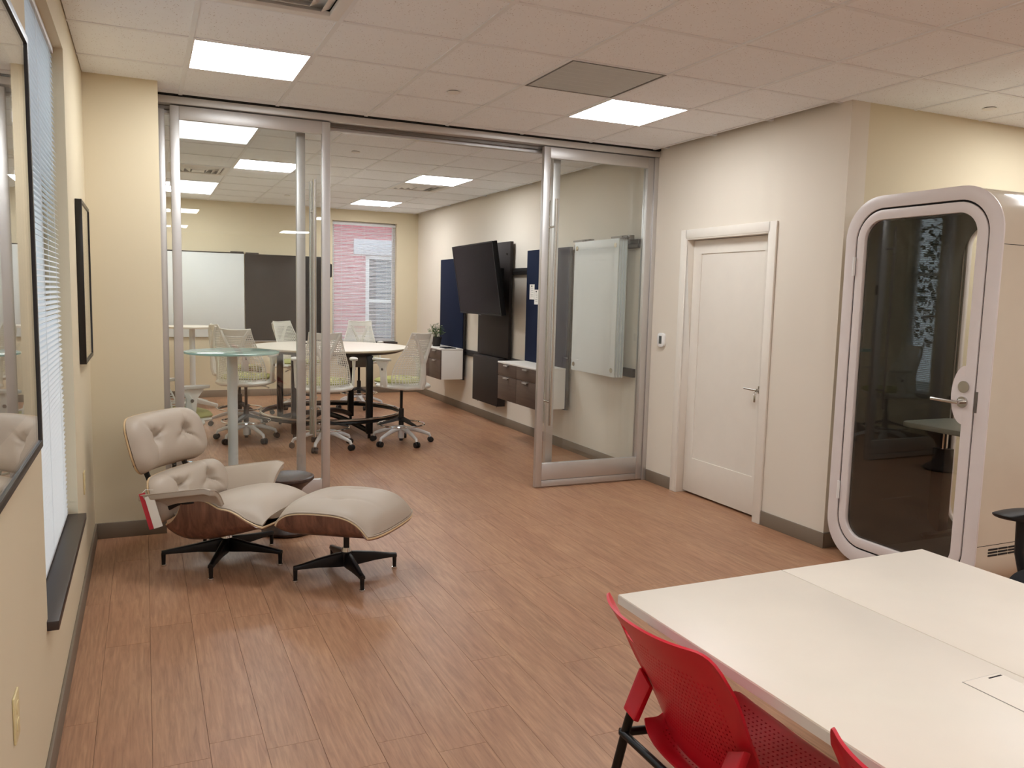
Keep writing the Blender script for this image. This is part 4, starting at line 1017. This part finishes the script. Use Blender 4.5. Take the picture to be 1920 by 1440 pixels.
# ---------------------------------------------------------------- tables
gt = thing('glass_table', 'round frosted glass bar table on a white column behind the left glass door', 'table', (0.945, 1.345, 0))
MB().lathe([(0,1.058),(0.362,1.058),(0.366,1.061),(0.366,1.070),(0.362,1.073),(0,1.073)], 64).build('glass_top', 'frost_glass', gt)
MB().lathe([(0.3625,1.0575),(0.3675,1.060),(0.3675,1.071),(0.3625,1.0735)], 64).build('top_edge', 'frost_edge', gt)
MB().cyl((0,0,0.012), (0,0,1.05), 0.040, n=28).build('column', 'table_leg_white', gt)
MB().lathe([(0,1.035),(0.06,1.04),(0.12,1.050),(0.12,1.0575),(0,1.0575)], 28).build('top_plate', 'table_leg_white', gt)
MB().lathe([(0,0),(0.175,0),(0.18,0.004),(0.175,0.010),(0.05,0.018),(0,0.018)], 40).build('base_plate', 'table_leg_white', gt)
wt = thing('white_table', 'white round pedestal table with splayed feet under the white board', 'table', (0.875, 5.95, 0))
MB().lathe([(0,1.045),(0.325,1.045),(0.33,1.049),(0.33,1.068),(0.325,1.072),(0,1.072)], 48).build('tabletop', 'table_white', wt, )
MB().cyl((0,0,0.06), (0,0,1.045), 0.036, n=20).build('column', 'table_leg_white', wt)
for k_ in range(4):
    a = math.radians(-32+90*k_); d = Vector((math.cos(a), math.sin(a), 0)); s_ = Vector((-d.y, d.x, 0)); z_ = Vector((0,0,1))
    MB().loft([[d*0.02-s_*0.03+z_*0.055, d*0.02+s_*0.03+z_*0.055, d*0.02+s_*0.03+z_*0.125, d*0.02-s_*0.03+z_*0.125], [d*0.34-s_*0.022+z_*0.016, d*0.34+s_*0.022+z_*0.016, d*0.34+s_*0.022+z_*0.05, d*0.34-s_*0.022+z_*0.05]]).build('foot', 'table_leg_white', wt, bevel=0.003)
    c = d*0.32; MB().cyl((c.x,c.y,0), (c.x,c.y,0.018), 0.016, n=12).build('glide', 'plastic_white', wt)

TC = (2.24, 3.70); TZ = 0.957
mt = thing('meeting_table', 'large round white standing-height meeting table on black legs with foot ring', 'table', (*TC, 0))
MB().lathe([(0,TZ-0.026),(0.847,TZ-0.026),(0.864,TZ-0.018),(0.870,TZ-0.006),(0.866,TZ),(0,TZ)], 96).build('tabletop', 'table_white', mt)
MB().lathe([(0.77,TZ-0.052),(0.847,TZ-0.0265),(0.77,TZ-0.0265)], 96).build('edge_underside', 'panel_black', mt)
MB().lathe([(0,TZ-0.06),(0.75,TZ-0.06),(0.75,TZ-0.0525),(0,TZ-0.0525)], 64).build('underframe', 'panel_black', mt)
legs = [(0.26,-0.70),(-0.50,-0.52),(-0.50,0.50),(0.36,0.60)]
for (lx_, ly_) in legs:
    lg = MB().box(lx_-0.034, lx_+0.034, ly_-0.034, ly_+0.034, 0.05, TZ-0.06).build('leg', 'black_metal', mt, bevel=0.008)
    MB().cyl((lx_, ly_, 0), (lx_, ly_, 0.05), 0.017, n=12).build('glide', 'black_metal', lg)
RZ_ = 0.215
MB().tube([(0.78*math.cos(t)*1.0, 0.78*math.sin(t), RZ_) for t in [i*2*PI/72 for i in range(72)]], 0.015, 10, True).build('foot_ring', 'steel', mt)
MB().tube([(0.78*math.cos(t), 0.78*math.sin(t), RZ_-0.030) for t in [i*2*PI/72 for i in range(72)]], 0.017, 8, True).build('ring_support', 'black_metal', mt)
for a_ in (0, 1):
    p, q_ = (legs[0], legs[2]) if a_ == 0 else (legs[1], legs[3])
    n_ = 14
    MB().tube([(p[0]+(q_[0]-p[0])*i/n_, p[1]+(q_[1]-p[1])*i/n_, 0.075+0.13*math.sin(PI*i/n_)) for i in range(n_+1)], 0.030, 8).build('floor_arch', 'black_metal', mt)
MB().box(0.14, 0.40, -0.10, 0.30, TZ-0.24, TZ-0.115).build('power_box', 'aluminium_dark', mt, bevel=0.004)
MB().tube([(0.2,-0.1,TZ-0.12),(0.1,-0.25,TZ-0.09),(0.25,-0.35,TZ-0.075),(0.4,-0.2,TZ-0.1),(0.38,0.1,TZ-0.115)], 0.010, 6).build('cable', 'black_plastic', mt)
MB().box(-0.24, -0.12, 0.34, 0.42, TZ, TZ+0.010).build('grommet', 'black_plastic', mt, bevel=0.003)

# ---------------------------------------------------------------- white mesh stools
def make_stool(t, drop=0.085):
    D = Vector((0, 0, -drop))
    # five-arm base with casters
    for k_ in range(5):
        a = 2*PI*k_/5+0.31; d = Vector((math.cos(a), math.sin(a), 0)); s_ = Vector((-d.y, d.x, 0)); z_ = Vector((0,0,1))
        R_ = 0.315
        ar = MB().tube([d*0.02+z_*0.165, d*0.12+z_*0.150, d*0.24+z_*0.112, d*(R_-0.012)+z_*0.088, d*R_+z_*0.06], [0.024,0.023,0.019,0.016,0.014], 10).build('base_arm', 'sayl_base', t)
        c_ = d*(R_+0.004)+z_*0.029
        cs = MB().cyl(c_-s_*0.027, c_-s_*0.005, 0.029, n=18); cs.cyl(c_+s_*0.005, c_+s_*0.027, 0.029, n=18); cs.cyl(c_-s_*0.006, c_+s_*0.006, 0.011, n=10)
        cs.build('caster', 'caster_black', ar, bevel=0.002)
    MB().lathe([(0,0.055),(0.030,0.055),(0.032,0.06),(0.036,0.165),(0.034,0.195),(0,0.195)], 20).build('base_hub', 'sayl_base', t)
    MB().lathe([(0,0.028),(0.018,0.028),(0.020,0.056),(0,0.056)], 14).build('piston_tip', 'caster_black', t)
    MB().cyl((0,0,0.19), (0,0,0.37), 0.027, n=18).build('column_sleeve', 'black_plastic', t)
    MB().cyl((0,0,0.36), (0,0,0.665-drop), 0.0155, n=14).build('gas_piston', 'black_metal', t)
    MB().lathe([(0.030,0.245),(0.040,0.25),(0.040,0.275),(0.030,0.28)], 18).build('ring_collar', 'black_plastic', t)
    MB().tube([(0.245*math.cos(q), 0.245*math.sin(q), 0.205) for q in [i*2*PI/44 for i in range(44)]], 0.0095, 8, True).build('foot_ring', 'chrome', t)
    for k_ in range(3):
        a = 2*PI*k_/3+0.9; d = Vector((math.cos(a), math.sin(a), 0)); s_ = Vector((-d.y, d.x, 0)); z_ = Vector((0,0,1))
        MB().loft([[d*0.03-s_*0.030+z_*0.245, d*0.03+s_*0.030+z_*0.245, d*0.03+s_*0.022+z_*0.275, d*0.03-s_*0.022+z_*0.275], [d*0.242-s_*0.018+z_*0.198, d*0.242+s_*0.018+z_*0.198, d*0.242+s_*0.014+z_*0.212, d*0.242-s_*0.014+z_*0.212]]).build('ring_spoke', 'black_plastic', t)
    # seat
    def P_(b): b.v = [(x, y, z-drop) for x, y, z in b.v]; return b
    P_(MB().box(-0.12, 0.12, -0.075, 0.075, 0.655, 0.712)).build('tilt_housing', 'sayl_white', t, bevel=0.012)
    P_(MB().tube([(0.0,-0.07,0.67),(0.02,-0.20,0.655),(0.02,-0.235,0.64)], [0.007,0.006,0.009], 8)).build('lever', 'sayl_white', t)
    P_(cush(MB(), -0.215, 0.235, -0.245, 0.245, 0.700, 0.745, 6)).build('seat_pan', 'sayl_white', t)
    P_(cush(MB(), -0.205, 0.245, -0.235, 0.235, 0.712, 0.790, 4)).build('seat_cushion', 'seat_green', t)
    # rear rim under the mesh
    rim = [(0.10,-0.262,0.712),(0.0,-0.268,0.708),(-0.12,-0.245,0.702),(-0.22,-0.165,0.698),(-0.262,0,0.696),(-0.22,0.165,0.698),(-0.12,0.245,0.702),(0.0,0.268,0.708),(0.10,0.262,0.712)]
    P_(MB().tube(rim, [0.016,0.02,0.022,0.024,0.026,0.024,0.022,0.02,0.016], 10, flat=1.3)).build('back_rim', 'sayl_white', t)
    # mesh back
    WB = [(0,0.238),(0.15,0.245),(0.35,0.232),(0.6,0.195),(0.85,0.160),(1,0.152)]
    def back(u, v):
        U = 2*u-1; w = interp(WB, v); y = w*U; z = 0.705+0.555*v
        x = -0.262+0.035*math.sin(PI*min(1, v/0.62))-0.045*max(0, v-0.55)/0.45+(0.175-0.135*v)*abs(U)**2.4
        return Vector((x, y, z-0.012*(1-U*U)*v))
    def bh(u, v, i, j):
        if v > 0.90: return None
        return (0.66, 0.50) if v > 0.55 else (0.72, 0.68)
    bk = perforated(MB(), back, 22, 30, 0.0045, bh); P_(bk).build('back_mesh', 'sayl_white', t, ang=60)
    pts = [back(0, i/16) for i in range(17)]+[back(j/10, 1) for j in range(1, 11)]+[back(1, 1-i/16) for i in range(1, 17)]
    P_(MB().tube(pts, 0.0065, 8)).build('back_border', 'sayl_white', t)
    # Y tower
    tw = P_(MB().tube([(-0.262,0,0.690),(-0.288,0,0.76),(-0.292,0,0.86),(-0.292,0,0.965)], [0.038,0.034,0.029,0.028], 10, flat=1.0)).build('tower_stem', 'sayl_white', t)
    for sg in (-1, 1):
        P_(MB().tube([(-0.292,sg*0.008,0.95),(-0.300,sg*0.055,1.06),(-0.302,sg*0.108,1.175),(-0.288,sg*0.140,1.240)], [0.024,0.019,0.016,0.013], 10)).build('tower_arm', 'sayl_white', t)
        ap = P_(MB().loft([[(0.035,sg*0.262,0.70),(-0.055,sg*0.262,0.70),(-0.055,sg*0.290,0.70),(0.035,sg*0.290,0.70)],
                        [(0.030,sg*0.270,0.80),(-0.045,sg*0.270,0.80),(-0.045,sg*0.296,0.80),(0.030,sg*0.296,0.80)],
                        [(0.040,sg*0.276,0.90),(-0.040,sg*0.276,0.90),(-0.040,sg*0.300,0.90),(0.040,sg*0.300,0.90)],
                        [(0.095,sg*0.274,0.972),(-0.075,sg*0.274,0.972),(-0.075,sg*0.302,0.972),(0.095,sg*0.302,0.972)]])).build('arm_post', 'sayl_white', t, bevel=0.004)
        P_(MB().cyl((-0.002,sg*0.296,0.885), (-0.002,sg*0.304,0.885), 0.013, n=14)).build('arm_button', 'aluminium_dark', ap)
        P_(MB().prism([(0.13*math.cos(q)*(1 if math.cos(q) > 0 else 0.9)+0.01, sg*0.287+0.042*math.sin(q)) for q in [i*2*PI/24 for i in range(24)]], 0.972, 0.995)).build('arm_pad', 'arm_pad', t, bevel=0.006)
    return t
SG = 'white mesh stools around the meeting table'
A = make_stool(thing('mesh_stool', 'white mesh-back stool with olive seat at the right of the meeting table, fully in view', 'stool', (2.745, 2.62, 0), math.radians(122), SG))
dup(A, (1.94, 2.60, 0), math.radians(80), 'white mesh-back stool right behind the left glass door handles', SG)
dup(A, (1.255, 3.25, 0), math.radians(63), 'white mesh-back stool directly behind the glass bar table', SG)
dup(A, (1.29, 4.22, 0), math.radians(8), 'white mesh-back stool half hidden at the left of the meeting table before the white board', SG)
dup(A, (2.08, 5.02, 0), math.radians(-52), 'white mesh-back stool in front of the black glass board', SG)
dup(A, (2.96, 5.36, 0), math.radians(-106), 'white mesh-back stool in front of the window blinds', SG)
make_stool(thing('mesh_stool', 'lowered white mesh-back stool cut off by the door frame beside the narrow wall', 'stool', (0.50, 1.02, 0), math.radians(22), SG), 0.13)

# ---------------------------------------------------------------- outside the windows
nb = thing('brick_building', 'red brick neighbouring building seen through the meeting room blinds', 'building', (0, 0, 0))
YN = 11.0
wv = (4.46, 5.45, 0.50, 2.34)
MB().box(-6, wv[0], YN, YN+0.4, -3.5, 9).box(wv[1], 16, YN, YN+0.4, -3.5, 9).box(wv[0], wv[1], YN, YN+0.4, -3.5, wv[2]).box(wv[0], wv[1], YN, YN+0.4, wv[3], 9).build('brick_wall', 'brick', nb)
MB().box(wv[0]-0.25, wv[1]+0.25, YN-0.03, YN+0.02, wv[3], wv[3]+0.30).build('lintel', 'stone_lintel', nb, bevel=0.01)
MB().box(wv[0]-0.08, wv[1]+0.08, YN-0.05, YN+0.02, wv[2]-0.1, wv[2]).build('sill', 'stone_lintel', nb, bevel=0.01)
q = lambda m: [(wv[0]+m,wv[2]+m),(wv[1]-m,wv[2]+m),(wv[1]-m,wv[3]-m),(wv[0]+m,wv[3]-m)]
nw = MB().ring(q(0), q(0.09), YN+0.05, YN+0.15, 'y').build('window_frame', 'plastic_white', nb)
MB().box(wv[0]+0.09, wv[1]-0.09, YN+0.06, YN+0.12, 1.36, 1.42).build('meeting_rail', 'plastic_white', nw)
MB().box(wv[0]+0.09, wv[1]-0.09, YN+0.10, YN+0.11, wv[2]+0.09, wv[3]-0.09).build('pane', 'window_glass', nw)
MB().box(wv[0]+0.05, wv[1]-0.05, YN+0.24, YN+0.25, wv[2], wv[3]).build('roller_shade', 'screen_grey', nw)
tr = thing('street_tree', 'leafy street tree outside the narrow meeting room window', 'tree', (-4.6, 3.6, -3.5))
MB().tube([(0,0,0),(0.05,0,2.2),(0,0.1,4.2),(0.1,0,6.4)], [0.16,0.13,0.1,0.05], 10).build('trunk', 'bark', tr)
lf = MB()
for k_ in range(2600):
    u_ = random.random()*2-1; a = random.random()*2*PI; r_ = random.random()**0.4
    c = Vector((1.5*r_*math.sqrt(1-u_*u_)*math.cos(a), 1.9*r_*math.sqrt(1-u_*u_)*math.sin(a), 5.7+1.7*r_*u_))
    d = Vector((random.uniform(-1,1), random.uniform(-1,1), random.uniform(-1,1))).normalized(); e = d.cross(Vector((0.3,0.5,0.8))).normalized(); l_ = random.uniform(0.05, 0.10)
    lf._add([c-d*l_, c+e*l_*0.5, c+d*l_, c-e*l_*0.5], [(0,1,2),(0,2,3)])
fo_ = lf.build('foliage', 'tree_leaf', tr); fo_['kind'] = 'stuff'
gd = MB().box(-40, 40, -40, 40, -3.7, -3.5).build('ground', 'asphalt'); struct(gd, 'paved ground outside the building')
